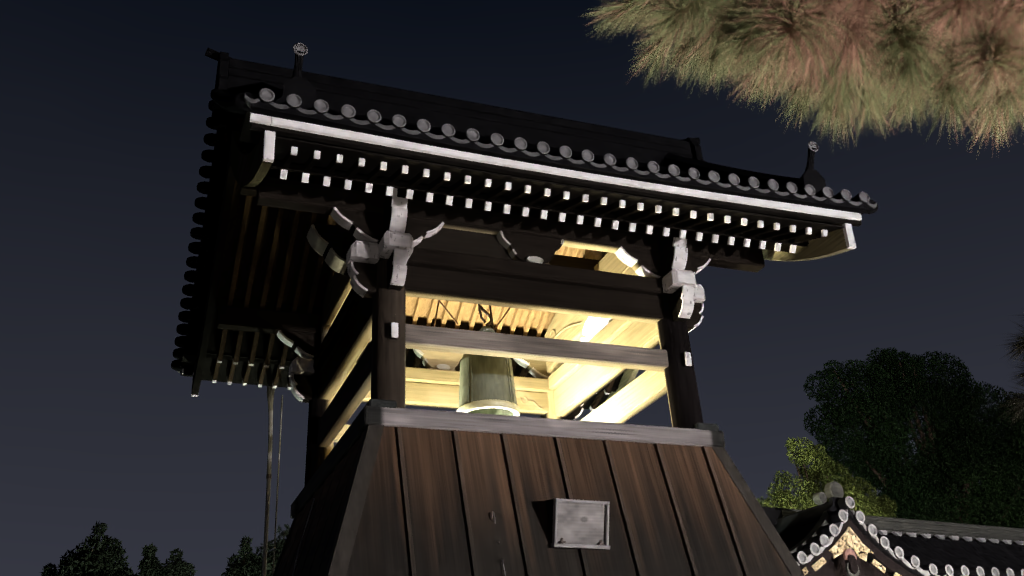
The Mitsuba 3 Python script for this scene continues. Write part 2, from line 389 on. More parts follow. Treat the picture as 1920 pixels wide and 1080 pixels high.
# bracket arms along the eaves, undersides of the curves painted white
def arm(cx, sy, L, key, w=0.14):
    a = 0.10
    r1 = lobe((a, 6.535), (a+(L-a)*0.52, 6.665), 0.022); r2 = lobe((a+(L-a)*0.60, 6.715), (L, 6.868), 0.022)
    body = sg.Polygon([(0, 6.51), (a-0.02, 6.51)]+r1+r2+[(0, 6.868)]).buffer(0); body = unary_union([body, sg.Polygon([(-x, z) for x, z in body.exterior.coords])])
    c = sy*1.60; m = extr(body, 'y', c-w/2, c+w/2); m.apply_translation([cx, 0, 0]); k = put(P(key), m, 'beam_x')
    for d in (-1, 1):
        bits = [band(r1, 0.006), band(r2, 0.006)] if L > 0.5 else ([band(r1[4:], 0.006), band(r2, 0.006)] if d < 0 else [band(r2[4:], 0.006)])   # the centre one carries white on short stretches only
        e = extr(unary_union(bits), 'y', c-w/2-0.003, c+w/2+0.003); e = mirror(e, x=d < 0); e.apply_translation([cx, 0, 0])
        put(k+'__white_edge', e, 'dull_white' if L < 0.5 else 'grimy_white', smooth=35)
for sy in (-1, 1):
    for sx in (-1, 1): arm(sx*1.605, sy, 0.58, 'bracket_arm')
    arm(-0.03, sy, 0.37, 'bracket_arm', 0.12)
    m = extr(sg.Polygon([(-0.20, 6.502), (0.17, 6.502), (0.15, 6.60), (0.22, 6.75), (0.30, 6.868), (-0.34, 6.868), (-0.26, 6.75), (-0.18, 6.60)]), 'y', sy*1.6-0.035, sy*1.6+0.035)
    put(P('strut_board'), m, 'beam_x')
    m = extr(affinity.scale(sg.Point(-0.03, 6.555).buffer(0.05), 1.9, 0.85), 'y', sy*1.6-0.10, sy*1.6+0.10); k = put(P('carved_boss'), m, 'dull_white', smooth=40)
put(P('dark_panel'), box(-1.40, -0.21, -1.56, -1.535, 6.502, 6.89, 0.004), 'dark_wood')  # dark panel closing the left bay up to the purlin

# purlins, ridge pole, the great cross beam that carries the bell, gable beams
for s in (-1, 1): put(P('purlin'), box(-2.93, 2.93, s*1.50, s*1.675, 6.872, 7.13, 0.012), 'beam_x')
put(P('ridge_pole'), box(-2.93, 2.93, -0.085, 0.085, 7.90, 8.10, 0.012), 'beam_x')
r1 = lobe((1.68, 7.06), (1.90, 7.22), 0.03); r2 = lobe((1.93, 7.27), (2.12, 7.50), 0.03)
hb = sg.Polygon([(0, 7.05), (1.66, 7.05)]+r1+r2+[(2.10, 7.53), (0, 7.53)]).buffer(0); hb = unary_union([hb, sg.Polygon([(-x, z) for x, z in hb.exterior.coords])])
k = put(P('bell_beam'), extr(hb, 'y', -0.15, 0.15), 'dark_wood')
for d in (-1, 1): put(k+'__white_end', mirror(extr(unary_union([band(r1, 0.006), band(r2, 0.006)]), 'y', -0.153, 0.153), x=d < 0), 'dull_white', smooth=35)
ty = np.linspace(-1.62, 1.62, 41)
top = [(y, 7.42-0.30*max(0, (abs(y)-0.55)/1.07)**1.6) for y in ty]
bot = [(y, 6.75-0.20*max(0, (abs(y)-0.75)/0.87)**2.2) for y in ty]
for s in (-1, 1):
    if s < 0:   # the left gable is open up to a plain high tie
        put(P('gable_tie'), box(-1.63, -1.49, -1.62, 1.62, 6.95, 7.45, 0.01), 'beam_y'); put(P('gable_strut'), box(-1.63, -1.49, -0.12, 0.12, 7.454, 7.90, 0.01), 'beam_y'); continue
    k = put(P('rainbow_beam'), extr(top+bot[::-1], 'x', s*1.56-0.09, s*1.56+0.09), 'beam_y')
    for e in (-1, 1):   # carved lines on the inner face
        ln = [(s*1.465, e*(0.35+1.1*t), 6.86+0.20*math.sin(t*2.2)-0.10*t) for t in np.linspace(0, 1, 14)]
        put(k+'__carved_line', tube(ln, 0.012, 6), 'beam_y', smooth=True)
        ln = [(s*1.465, e*(1.22+0.13*(1-t)*math.cos(7*t)), 7.02+0.13*(1-t)*math.sin(7*t)) for t in np.linspace(0, 0.9, 20)]
        put(k+'__carved_line', tube(ln, 0.010, 6), 'beam_y', smooth=True)
    put(P('gable_strut'), box(s*1.56-0.07, s*1.56+0.07, -0.12, 0.12, 7.42, 7.90, 0.01), 'beam_y')
    # carved frog-leg block between plate and gable beam, its carving picked out in white
    sh = [sg.Polygon([(-0.42, 6.533), (0.26, 6.533), (0.22, 6.62), (0.10, 6.70), (0.06, 6.80), (-0.22, 6.80), (-0.26, 6.70), (-0.38, 6.62)])]
    for (cy, cz, a, b, r) in ((-0.34, 6.72, 0.13, 0.045, 35), (0.20, 6.74, 0.13, 0.045, -30), (-0.20, 6.84, 0.10, 0.05, 70), (0.05, 6.85, 0.11, 0.045, 100), (-0.08, 6.78, 0.12, 0.09, 0), (-0.44, 6.60, 0.09, 0.035, -20), (0.30, 6.60, 0.09, 0.035, 25)):
        el = sg.Point(0, 0).buffer(1, 8)
        sh.append(affinity.translate(affinity.rotate(affinity.scale(el, a, b), r), cy, cz))
    m = extr(unary_union(sh), 'x', s*1.50-0.05, s*1.50+0.05); put(P('carved_block'), m, 'white_paint')
# a carved curl on the inner face of the rear head tie
for s in (-1, 1):
    ln = [(s*(1.10+0.055*(1-0.6*t)*math.cos(8*t+2.6)), 1.512, 6.19+0.055*(1-0.6*t)*math.sin(8*t+2.6)) for t in np.linspace(0, 1, 26)]
    put(P('carved_curl'), tube(ln, 0.007, 6), 'tie_x', smooth=True)
    ln = [(s*(1.12+0.25*t), 1.512, 6.13+0.05*math.sin(5*t)) for t in np.linspace(0, 1, 14)]
    put(P('carved_curl'), tube(ln, 0.007, 6), 'tie_x', smooth=True)

# added blocks against loft light leaking between the rafters (left open on the right)
for s in (-1, 1):
    for k in range(-15, 15):
        if s < 0 and 1 < k < 8: continue
        put(P('light_stop'), box(k*0.2+0.03, k*0.2+0.17, s*1.565, s*1.60, 7.10, 7.26, 0), 'dark_wood')

# rafters: lower and flying rows, front and back, ends painted white
def sag(x): return 0.024*(x/2.8)**2
SL = 0.626
for s in (-1, 1):
    for k in range(-14, 15):
        x = k*0.2; g = sag(x)
        A = np.array((x, s*2.375, 6.707+g)); B = np.array((x, s*0.03, 6.707+(2.375-0.03)*SL+g*0.2))
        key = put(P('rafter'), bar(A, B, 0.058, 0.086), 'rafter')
        d = (B-A)/np.linalg.norm(B-A); put(key+'__white_end', bar(A-d*0.004, A+d*0.030, 0.062, 0.090), 'white_paint')
        A = np.array((x, s*2.92, 6.624+g)); B = np.array((x, s*2.30, 6.624+0.62*0.33+g))
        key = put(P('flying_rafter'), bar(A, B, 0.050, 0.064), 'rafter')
        d = (B-A)/np.linalg.norm(B-A); put(key+'__white_end', bar(A-d*0.004, A+d*(0.030 if s < 0 else 0.06), 0.054, 0.068), 'white_paint')
    for k in range(-15, 15):   # ceiling boards over the lower rafters, one to a bay
        x0, x1 = max(k*0.2, -2.98), min(k*0.2+0.2, 2.98); off = 0.058
        pts = []
        for x in (x0+0.002, x1-0.002):
            g = sag(x)
            for (y, z) in ((2.41, 6.707-0.035*SL), (0.03, 6.707+2.345*SL)):
                for h in (0, 0.014): pts.append((x, s*(y), z+off+h+g*(1 if y > 2 else .2)))
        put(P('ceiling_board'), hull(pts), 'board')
    xs = np.linspace(-3.0, 3.0, 13)
    put(P('eave_batten'), cat([hull([(x, s*y, 6.775+sag(x)+h) for x in (xs[i], xs[i+1]) for y in (2.34, 2.42) for h in (0, 0.03)]) for i in range(12)]), 'dark_wood')
    put(P('eave_soffit'), cat([hull([(x, s*y, z+sag(x)+h) for x in (xs[i], xs[i+1]) for (y, z) in ((3.02, 6.64), (2.36, 6.845)) for h in (0.018, 0.034)]) for i in range(12)]), 'dark_wood')
    # white fascia in three lengths, and the dark board above it
    for j, (a, b) in enumerate(((-3.21, -3.035), (-3.03, 0.42), (0.425, 3.17))):
        n = 6; q = np.linspace(a, b, n+1)
        put(P('fascia'), cat([hull([(x, s*y, z+sag(x)*1.2) for x in (q[i], q[i+1]) for y in (3.06, 3.10) for z in (6.735, 6.806)]) for i in range(n)]), 'white_paint')
    q = np.linspace(-3.24, 3.24, 13)
    put(P('eave_board'), cat([hull([(x, s*y, z+sag(x)*1.8) for x in (q[i], q[i+1]) for y in (2.6, 3.14) for z in (6.812, 6.858)]) for i in range(12)]), 'dark_wood')
    put(P('fascia_backing'), cat([hull([(x, s*y, z+sag(x)*1.2) for x in (q[i]*0.985, q[i+1]*0.985) for y in (3.0, 3.058) for z in (6.70, 6.806)]) for i in range(12)]), 'dark_wood')

# bargeboards
def zb(u): return 6.45+0.20*u+0.135*u*u
us = np.linspace(0, 3.03, 22)
for sx in (-1, 1):
    for sy in (-1, 1):
        lower = [(sy*(3.03-u), zb(u)) for u in us]; upper = [(sy*(3.03-u), zb(u)+0.325+0.03*u) for u in us]
        k = put(P('bargeboard'), extr(lower+upper[::-1], 'x', sx*3.03-0.042, sx*3.03+0.042), ('beam_y' if sy > 0 else 'barge_shaded') if sx < 0 else 'barge_lit')
        e = box(sx*3.03-0.045, sx*3.03+0.045, sy*2.985, sy*3.036, 6.448, 6.775, 0.004); put(k+'__white_end', e, 'white_paint')

# ------------------------------------------------------------------ tiled roof
def zr(y): s_ = np.clip((3.25-abs(y))/3.25, 0, 1); return 6.80+2.40*s_**1.08
def lift(x, y): return 0.066*(x/3.1)**2*(abs(y)/3.25)**2
gx = np.linspace(-3.22, 3.22, 15); gy = np.linspace(-3.24, 3.24, 41)
v = []; f = []
for layer, dz in ((0, 0.0), (1, -0.10)):
    for y in gy:
        for x in gx: v.append((x, y, zr(y)+lift(x, y)+dz+(0.035 if layer and abs(y) > 3.2 else 0)))
nx, ny = len(gx), len(gy); o = nx*ny
for j in range(ny-1):
    for i in range(nx-1):
        a, b, c, d = j*nx+i, j*nx+i+1, (j+1)*nx+i+1, (j+1)*nx+i; f += [[a, b, c], [a, c, d], [o+a, o+c, o+b], [o+a, o+d, o+c]]
for j in range(ny-1):
    for i in (0, nx-1): a, d = j*nx+i, (j+1)*nx+i; f += [[a, d, o+d], [a, o+d, o+a]]
for i in range(nx-1):
    for j in (0, ny-1): a, d = j*nx+i, j*nx+i+1; f += [[a, d, o+d], [a, o+d, o+a]]
RF = put(P('roof'), trimesh.Trimesh(v, f, process=False), 'roof_tile')
PT = 0.2298
disc_prof = [(0, 0.0), (0.036, 0.0), (0.044, 0.006), (0.049, -0.004), (0.052, 0.016), (0.062, 0.016), (0.067, 0.008)]; barrel = [(0.0665, 0.008), (0.0655, -0.14)]
for s in (-1, 1):
    for k in range(28):
        x = (k-13.5)*PT; ys = np.linspace(3.22, 0.2, 27); ring = []
        m_ = []
        for i, y in enumerate(ys):
            r = 0.064*(1.0+0.05*(i % 2)); zc = zr(y)+lift(x, y)+0.012
            ring += [(x+r*math.cos(t), s*y, zc+r*math.sin(t)) for t in np.linspace(0, math.pi, 7)]
        f = [[i*7+j, i*7+j+1, (i+1)*7+j+1] for i in range(26) for j in range(6)]+[[i*7+j, (i+1)*7+j+1, (i+1)*7+j] for i in range(26) for j in range(6)]
        put(RF+'__tile_row', trimesh.Trimesh(ring, f, process=False), 'roof_tile', smooth=35)
        zc = 6.867+0.066*(x/3.1)**2+0.005*math.sin(k*12.9+s); x += 0.005*math.sin(k*7.3+2*s)
        m = lathe(disc_prof, 24, 'y', (0, 0, 0)); m = mirror(m, y=s > 0); m.apply_translation([x, s*3.262, zc]); k_ = put(RF+'__round_end_tile', m, 'tile_rim', smooth=40)
        m = lathe(barrel, 24, 'y', (0, 0, 0)); m = mirror(m, y=s > 0); m.apply_translation([x, s*3.262, zc]); put(RF+'__tile_barrel', m, 'roof_tile', smooth=40)  # barrel far darker than its rim: shade on the sides is in the colour
    for k in range(29):
        x = (k-14)*PT; w = PT/2-0.035 if abs(k-14) < 14 else 0.05; zc = 6.812+0.066*(x/3.1)**2
        up = [(x+w*1.35*t, zc+0.028*t*t*1.6) for t in np.linspace(-1, 1, 9)]; dn = [(a, b-0.042) for a, b in up[::-1]]
        m = extr(up+dn, 'y', 3.16, 3.245); m = mirror(m, y=s < 0); put(RF+'__pan_end_tile', m, 'tile')
    for sx in (-1, 1):   # verge tiles laid across the gable edge
        for k in range(19):
            y = s*(3.14-k*0.168); z = zr(y)+lift(3.1, y)-0.005
            m = lathe([(0, 0.06), (0.045, 0.05), (0.064, 0.022), (0.080, -0.025), (0.082, -0.18)], 16, 'x', (0, 0, 0)); m = mirror(m, x=sx < 0); m.apply_translation([sx*3.30, y, z]); put(RF+'__verge_tile', m, 'roof_tile', smooth=40)
        # descending ridge with an end tile and its disc
        pts = []; n = 12; yy = np.linspace(2.88, 0.2, n+1)
        put(RF+'__descending_ridge', cat([hull([(sx*2.78+a, s*y, zr(y)+h) for y in (yy[i], yy[i+1]) for (a, h) in ((-0.10, 0), (0.10, 0), (-0.09, 0.22), (0.09, 0.22), (0, 0.30))]) for i in range(n)]), 'roof_tile')
        og = [(-0.19, 0), (0.19, 0), (0.21, 0.10), (0.15, 0.16), (0.14, 0.30), (0.05, 0.40), (-0.05, 0.40), (-0.14, 0.30), (-0.15, 0.16), (-0.21, 0.10)]
        z0 = zr(2.9); m = extr([(sx*2.78+a, z0+b) for a, b in og], 'y', 2.88, 2.95); put(RF+'__ogre_tile', mirror(m, y=s < 0), 'roof_tile')
        m = tube([(sx*2.80, s*2.78, z0+0.34), (sx*2.80, s*2.90, z0+0.46), (sx*2.80, s*2.99, 7.665)], 0.042, 10); put(RF+'__bird_perch_tile', m, 'roof_tile', smooth=40)
        m = lathe(disc_prof, 24, 'y'); m = mirror(m, y=s > 0); m.apply_scale(1.05); m.apply_translation([sx*2.80, s*3.01, 7.675]); put(RF+'__round_end_tile', m, 'tile_rim', smooth=40)
# main ridge
for i, (w, z0, z1) in enumerate(((0.22, 9.10, 9.26), (0.19, 9.265, 9.36), (0.205, 9.365, 9.39), (0.18, 9.395, 9.48), (0.195, 9.485, 9.51), (0.17, 9.515, 9.62))):
    put(RF+'__ridge_course', box(-3.18, 3.18, -w, w, z0, z1, 0.006), 'roof_tile')
put(RF+'__ridge_cap', tube([(x, 0, 9.64) for x in np.linspace(-3.2, 3.2, 20)], 0.095, 12), 'roof_tile', smooth=40)
for sx in (-1, 1):
    og = [(-0.33, 9.0), (0.33, 9.0), (0.40, 9.14), (0.27, 9.28), (0.26, 9.5), (0.14, 9.72), (0, 9.76), (-0.14, 9.72), (-0.26, 9.5), (-0.27, 9.28), (-0.40, 9.14)]
    put(RF+'__ogre_tile', mirror(extr(og, 'x', 3.19, 3.29), x=sx < 0), 'roof_tile')
    put(RF+'__bird_perch_tile', tube([(sx*3.15, 0, 9.70), (sx*3.33, 0, 9.755), (sx*3.44, 0, 9.79)], 0.055, 10), 'roof_tile', smooth=40)

# gutter behind the rear eave, its downpipe and a thin conductor
DP = put(P('downpipe'), tube([(-2.0, 3.22, 6.80), (-2.0, 3.23, 6.62), (-1.99, 3.26, 6.50), (-1.975, 3.27, 6.3), (-1.965, 3.27, 5.9), (-1.965, 3.27, 5.48)], [0.060, 0.050, 0.036, 0.031, 0.030, 0.030], 12), 'pipe', smooth=40)
put(P('downpipe'), tube([(-1.962, 3.27, 5.46), (-1.965, 3.27, 4.6), (-1.97, 3.27, 3.4), (-1.97, 3.27, 0.1)], 0.028, 12), 'alu', smooth=40)
put(DP+'__collar', tube([(-1.963, 3.27, 5.44), (-1.963, 3.27, 5.50)], 0.036, 12), 'iron', smooth=40)
put(P('conductor_wire'), tube([(-1.83, 3.27, 6.64), (-1.84, 3.27, 5.4), (-1.85, 3.27, 4.1), (-1.85, 3.27, 0.1)], 0.011, 6), 'pipe', smooth=True)
# short lengths of rod hooked to the front boards, and a cable down the left side
ROD = [(-0.802, 3.75, 3.63), (-0.795, 3.47, 3.45), (-0.79, 3.31, 3.05)]
for x, za, zc_ in ROD:
    put(P('iron_rod'), tube([(x, -half(za)-0.02, za), (x, -half(za)-0.06, za-0.012), (x, -half((za+zc_)/2)-0.062, (za+zc_)/2), (x, -half(zc_)-0.06, zc_)], 0.0055, 6), 'alu', smooth=True)
put(P('iron_rod'), box(-0.835, -0.81, -half(3.70)-0.06, -half(3.70)-0.02, 3.67, 3.74, 0.01), 'iron')
put(P('cable'), tube([(-half(4.45)-0.05, 0.38, 4.45), (-half(4.2)-0.05, 0.30, 4.2), (-half(3.9)-0.05, 0.24, 3.9), (-half(3.5)-0.05, -0.08, 3.5), (-half(2.5)-0.05, -0.2, 2.5)], 0.009, 6), 'alu', smooth=True)

# ------------------------------------------------------------------ the bell and its hangings
def drop(m): m.apply_translation([0, 0, -0.07]); return m


BELL = thing('temple_bell', 'green-grey bronze temple bell hanging in the lit loft, its rim coloured as lamplit', 'bell')
prof = [(0.0, 6.30), (0.10, 6.295), (0.20, 6.265), (0.268, 6.20), (0.298, 6.12), (0.305, 6.115), (0.308, 6.09), (0.305, 6.085), (0.312, 5.98), (0.322, 5.80), (0.330, 5.76), (0.330, 5.735), (0.326, 5.73), (0.336, 5.60), (0.350, 5.53)]
put(BELL+'__body', drop(lathe(prof, 64)), 'bronze', smooth=50)
put(BELL+'__body', drop(lathe([(0.292, 5.45), (0.290, 5.6), (0.275, 5.9), (0.25, 6.1), (0.15, 6.2), (0, 6.22)], 48)), 'bronze', smooth=50)
put(BELL+'__rim', drop(lathe([(0.350, 5.531), (0.366, 5.515), (0.368, 5.47), (0.358, 5.446), (0.300, 5.446), (0.290, 5.46)], 64)), 'bronze_lit_rim', smooth=40)
for k in range(4):
    a = k*math.pi/2+0.6; r = lambda z: np.interp(z, [5.53, 5.75, 6.0, 6.12], [0.349, 0.328, 0.311, 0.299])
    for da in (-0.07, 0.07):
        put(BELL+'__band', tube([(r(z)*math.cos(a+da), r(z)*math.sin(a+da), z-0.07) for z in np.linspace(5.54, 6.1, 8)], 0.006, 6), 'bronze', smooth=True)
put(BELL+'__crown_loop', cat([tube([(0.02+0.105*math.cos(t), dy, 6.22+0.24*math.sin(t)) for t in np.linspace(0, math.pi, 15)], 0.042, 10) for dy in (-0.03, 0.03)]), 'bronze', smooth=True)
HK = thing('iron_hook', 'dark iron hook and links between the cross beam and the bell crown', 'hook')
put(HK, cat([tube([(0.03+0.07*math.sin(t*1.0), 0, 6.52+0.055*t) for t in np.linspace(0, 4.6, 16)], 0.020, 8),
             tube([(-0.05, 0, 7.06), (-0.05, 0, 6.72), (-0.03, 0, 6.62), (0.02, 0, 6.56)], 0.016, 8), tube([(0.10, 0, 7.06), (0.09, 0, 6.8), (0.10, 0, 6.6), (0.12, 0, 6.48)], 0.014, 8)]), 'iron', smooth=True)
for i, (p0, p1, lab) in enumerate((((-0.76, 0.0, 7.06), (-0.33, 0.0, 6.50), 'dark thin rope slanting down to the right, left of the bell hook'),
                                   ((-0.50, 0.05, 7.06), (-0.62, 0.05, 6.40), 'dark rope hanging almost straight, crossed by the slanting rope'),
                                   ((0.52, 0.0, 7.06), (0.10, 0.0, 6.44), 'thin rope slanting down to the left, right of the bell hook'))):
    k = thing('rope' if i == 0 else 'rope_%03d' % i, lab, 'rope'); CNT[k] = 0
    p0, p1 = np.array(p0), np.array(p1)
    scene[k] = mikit.ply(tube([p0+(p1-p0)*t+np.array([0, 0, -0.012*math.sin(math.pi*t)]) for t in np.linspace(0, 1, 8)], 0.010, 6), 'rope_fibre', smooth=True)

# lamps on the loft floor (they light the timber; the sill hides them)
for i, (at, to, L, lab) in enumerate((((0.40, 0.90, 4.74), (0.35, -0.85, 0.40), LB, 'floor lamp in the loft behind the bell'), ((-1.00, 0.62, 4.74), (0.9, 0.25, 0.45), LA, 'floor lamp in the loft beside the left tie'))):
    k = thing('loft_lamp' if i == 0 else 'loft_lamp_%03d' % i, lab, 'lamp')
    R = flood_lens(k+'__lens', at, to, 0.075, L, (1.0, 0.92, 0.60))
    m = lathe([(0, -0.09), (0.05, -0.09), (0.085, -0.02), (0.085, 0.01), (0, 0.006)], 24); m.apply_transform(R); m.apply_translation(at)
    put(k+'__housing', m, 'iron', smooth=40)
    put(k+'__foot', box(at[0]-0.05, at[0]+0.05, at[1]-0.05, at[1]+0.05, 4.602, 4.68, 0.01), 'iron')

# ------------------------------------------------------------------ floodlight on the skirt boards (switched off)
FL = thing('floodlight', 'square grey floodlight, switched off, bolted to the front boards of the tower base', 'floodlight')
W, H = 0.265, 0.20


def flood(m):
    a = math.radians(13); v = np.array(m.vertices); y, z = v[:, 1].copy(), v[:, 2].copy()
    v[:, 1] = y*math.cos(a)-z*math.sin(a)*1.0; v[:, 2] = y*math.sin(a)*1.0+z*math.cos(a)
    b = math.radians(-1.0); x, z = v[:, 0].copy(), v[:, 2].copy(); v[:, 0] = x*math.cos(b)-z*math.sin(b); v[:, 2] = x*math.sin(b)+z*math.cos(b)
    return trimesh.Trimesh(v+[-0.02, -2.255, 3.64], m.faces, process=False)
put(FL+'__housing', flood(hull([(x*W*a, y if z > 0 else y*0.5, z*H*a) for x in (-1, 1) for z in (-1, 1) for (a, y) in ((0.985, 0.02), (0.93, 0.25))])), 'dark_wood')
for (x0, x1, z0, z1) in ((-W, W, H-0.03, H), (-W, -W+0.022, -H, H-0.031), (W-0.026, W, -H, H-0.031)):
    put(FL+'__frame', flood(box(x0, x1, -0.035, 0.03, z0, z1, 0.006)), 'alu')
put(FL+'__frame', flood(box(-W-0.012, W+0.008, -0.055, 0.03, -H-0.022, -H+0.012, 0.006)), 'alu')
put(FL+'__glass', flood(box(-W+0.022, W-0.042, -0.012, 0.012, -H+0.012, H-0.031, 0)), 'lamp_glass')
put(FL+'__shade_strip', flood(box(W-0.042, W-0.026, 0.0, 0.012, -H+0.012, H-0.031, 0)), 'iron')  # dark strip standing in for shade along the right frame edge
for sx in (-1, 1): put(FL+'__clip', flood(cat([box(sx*0.19-0.03, sx*0.19+0.02, -0.06, -0.01, -H+0.013, -H+0.034, 0.004), box(sx*0.19-0.008, sx*0.19+0.012, -0.03, -0.008, -H+0.03, -H+0.06, 0.004)])), 'iron')
put(FL+'__bracket', cat([bar((0, -2.16, 3.60), (0, -2.02, 3.62), 0.10, 0.05)]), 'iron')

# ------------------------------------------------------------------ ground
labels['ground'] = {'label': 'dark gravel ground of the temple yard', 'category': 'ground', 'kind': 'structure'}
scene['ground'] = mikit.ply(box(-400, 400, -400, 400, -0.5, 0.0, 0), 'gravel')
# street lamp to the right of the photographer (it lights the tower's front)
SLX, SLY, SLZ = 5.5, -13.5, 2.6
SL_ = thing('street_lamp', 'lamp on a pole to the right that lights the front of the tower', 'street lamp')
put(SL_+'__pole', tube([(SLX, SLY, 0), (SLX, SLY, 2), (SLX, SLY, SLZ-0.14)], 0.05, 10), 'iron', smooth=True)
lamp(SL_+'__globe', SLX, SLY, SLZ, 0.12, LS, (1.0, 0.93, 0.92))
SL2 = thing('garden_lamp', 'low lamp in the yard behind the tower', 'garden lamp')
put(SL2+'__pole', tube([(-0.6, 8.6, 0), (-0.6, 8.6, 0.3), (-0.6, 8.6, 0.70)], 0.04, 8), 'iron', smooth=True)
lamp(SL2+'__globe', -0.6, 8.6, 0.78, 0.08, LG, (0.85, 1.0, 0.80))

# ------------------------------------------------------------------ gate hall, lower right
GA = thing('gate_hall', 'tiled temple gate with gold gable ornaments and pale round tile ends at lower right', 'temple gate')
GT = np.eye(4); th_ = math.radians(7); GT[:3, :3] = [[math.cos(th_), -math.sin(th_), 0], [math.sin(th_), math.cos(th_), 0], [0, 0, 1]]; GT[:3, 3] = [5.985, 1.35, 0]


def gp(part, m, mt, **kw):
    m = m.copy(); m.apply_transform(GT); return put(GA+'__'+part, m, mt, **kw)
GR_prof = [(0, 4.80), (0.10, 4.70), (0.19, 4.60), (0.38, 4.43), (0.58, 4.28), (0.82, 4.145), (1.08, 4.02), (1.30, 3.955), (1.5, 3.93)]
gxs, gzs = np.array([p[0] for p in GR_prof]), np.array([p[1] for p in GR_prof])
def gz(x): return np.interp(abs(x), gxs, gzs)
# gable roof running back, and the cross roof behind it
xs = np.linspace(-1.45, 1.45, 31)
ROOF = gp('roof', cat([hull([(x, y, gz(x)+h) for x in (xs[i], xs[i+1]) for y in (0.0, 2.6) for h in (-0.03, 0.05)]) for i in range(30)]), 'gate_tile')
def mz(y): s_ = np.clip(y/1.55, 0, 1); return 3.94+1.02*s_**1.12
ysm = np.linspace(0.0, 1.55, 12)
for sgn in (1,):
    ms = [hull([(x, y, mz(y)+h) for x in (1.2, 8.4) for y in (ysm[i], ysm[i+1]) for h in (-0.08, 0.03)]) for i in range(11)]
    ms += [hull([(x, 3.1-y, mz(y)+h) for x in (-3.2, 8.4) for y in (ysm[i], ysm[i+1]) for h in (-0.08, 0.03)]) for i in range(11)]
    ms += [hull([(x, y, mz(y)+h) for x in (-3.2, -1.2) for y in (ysm[i], ysm[i+1]) for h in (-0.08, 0.03)]) for i in range(11)]
    gp('roof', cat(ms), 'gate_tile')
for k in range(21):
    x = 1.42+0.3385*k; ring = []
    for y in ysm: ring += [(x+0.075*math.cos(t), y, mz(y)+0.02+0.075*math.sin(t)) for t in np.linspace(0, math.pi, 7)]
    f = [[i*7+j, i*7+j+1, (i+1)*7+j+1] for i in range(11) for j in range(6)]+[[i*7+j, (i+1)*7+j+1, (i+1)*7+j] for i in range(11) for j in range(6)]
    gp('roof__tile_row', trimesh.Trimesh(ring, f, process=False), 'gate_tile', smooth=35)
gdisc = [(0, 0.0), (0.050, 0.0), (0.060, 0.010)]; grim = [(0.060, 0.010), (0.064, 0.022), (0.084, 0.022), (0.092, 0.010)]; gbar = [(0.0918, 0.010), (0.091, -0.14)]


def roundel(x, z, s=1.0, y=-0.03, sq=1.0):
    d = lathe([(a*s, b*s) for a, b in gdisc], 20, 'y', (x, y, z)); r = lathe([(a*s, b*s) for a, b in grim], 20, 'y', (x, y, z))
    gp('roof__round_end_tile', r, 'gate_rim', smooth=40); gp('roof__round_end_tile', d, 'gate_face')
    gp('roof__tile_barrel', lathe([(a*s, b*s) for a, b in gbar], 20, 'y', (x, y, z)), 'gate_tile', smooth=40)  # barrel sides near black, their shade put into the colour
for x, z in [(0, 4.936), (-0.188, 4.731), (-0.417, 4.514), (-0.637, 4.355), (-0.845, 4.228), (-1.107, 4.101), (0.146, 4.736), (0.338, 4.556), (0.535, 4.39), (0.786, 4.257), (1.077, 4.139)]:
    roundel(x, z, 1.0)
for k in range(14): roundel(1.42+0.3385*k, 4.042, 0.95)
# pan tiles between the roundels along the gable edge and the eave
for sx in (-1, 1):
    q = [0.03, 0.17, 0.37, 0.58, 0.81, 1.08, 1.36]
    for a, b in zip(q[:-1], q[1:]):
        xs_ = np.linspace(a+0.03, b+0.02, 7); up = [(x, gz(x)+0.10-0.045*math.sin(math.pi*i/6)) for i, x in enumerate(xs_)]; dn = [(x, z-0.075) for x, z in up[::-1]]
        m = extr([(sx*x, z) for x, z in up+dn], 'y', -0.02, 0.10); gp('roof__pan_end_tile', m, 'gate_rim')
for k in range(14):
    xs_ = np.linspace(1.42+0.3385*k+0.06, 1.42+0.3385*(k+1)-0.06, 7); up = [(x, 3.985-0.03*math.sin(math.pi*i/6)) for i, x in enumerate(xs_)]; dn = [(x, z-0.055) for x, z in up[::-1]]
    gp('roof__pan_end_tile', extr(up+dn, 'y', -0.02, 0.08), 'gate_rim')
# raised ridges: along the gable edge, over the gable, along the cross roof
xs = np.linspace(0.06, 1.18, 12)
for sx in (-1, 1):
    gp('roof__verge_ridge', cat([hull([(sx*x, y, gz(x)+h) for x in (xs[i], xs[i+1]) for (y, h) in ((0.22, 0.04), (0.42, 0.04), (0.24, 0.20), (0.40, 0.20))]) for i in range(11)]), 'gate_ridge')
gp('roof__gable_ridge', box(-0.10, 0.10, 0.25, 1.5, 4.8, 5.02, 0.02), 'gate_tile')
gp('roof__ogre_tile', extr([(-0.16, 4.78), (0.16, 4.78), (0.20, 4.88), (0.12, 4.95), (0.10, 5.06), (-0.10, 5.06), (-0.12, 4.95), (-0.20, 4.88)], 'y', 0.18, 0.25), 'gate_tile')
gp('roof__ogre_tile', lathe([(0, 0), (0.09, 0), (0.12, 0.02), (0.14, 0.0), (0.14, -0.1)], 20, 'y', (0.03, 0.2, 5.17)), 'gate_ridge', smooth=40)
gp('roof__ogre_tile', lathe([(0, 0), (0.05, 0), (0.08, 0.02), (0.09, 0.0), (0.09, -0.1)], 20, 'y', (-0.16, 0.32, 5.08)), 'gate_ridge', smooth=40)
for i, (z0, z1, w) in enumerate(((4.93, 4.975, 0.17), (4.99, 5.03, 0.15), (5.035, 5.075, 0.16), (5.08, 5.12, 0.145), (5.125, 5.165, 0.155))):
    gp('roof__ridge_course', box(0.05, 8.4, 1.55-w, 1.55+w, z0, z1, 0.006), 'gate_ridge')
gp('roof__ridge_cap', tube([(x, 1.55, 5.175) for x in np.linspace(0.05, 8.4, 12)], 0.06, 10), 'gate_ridge', smooth=40)
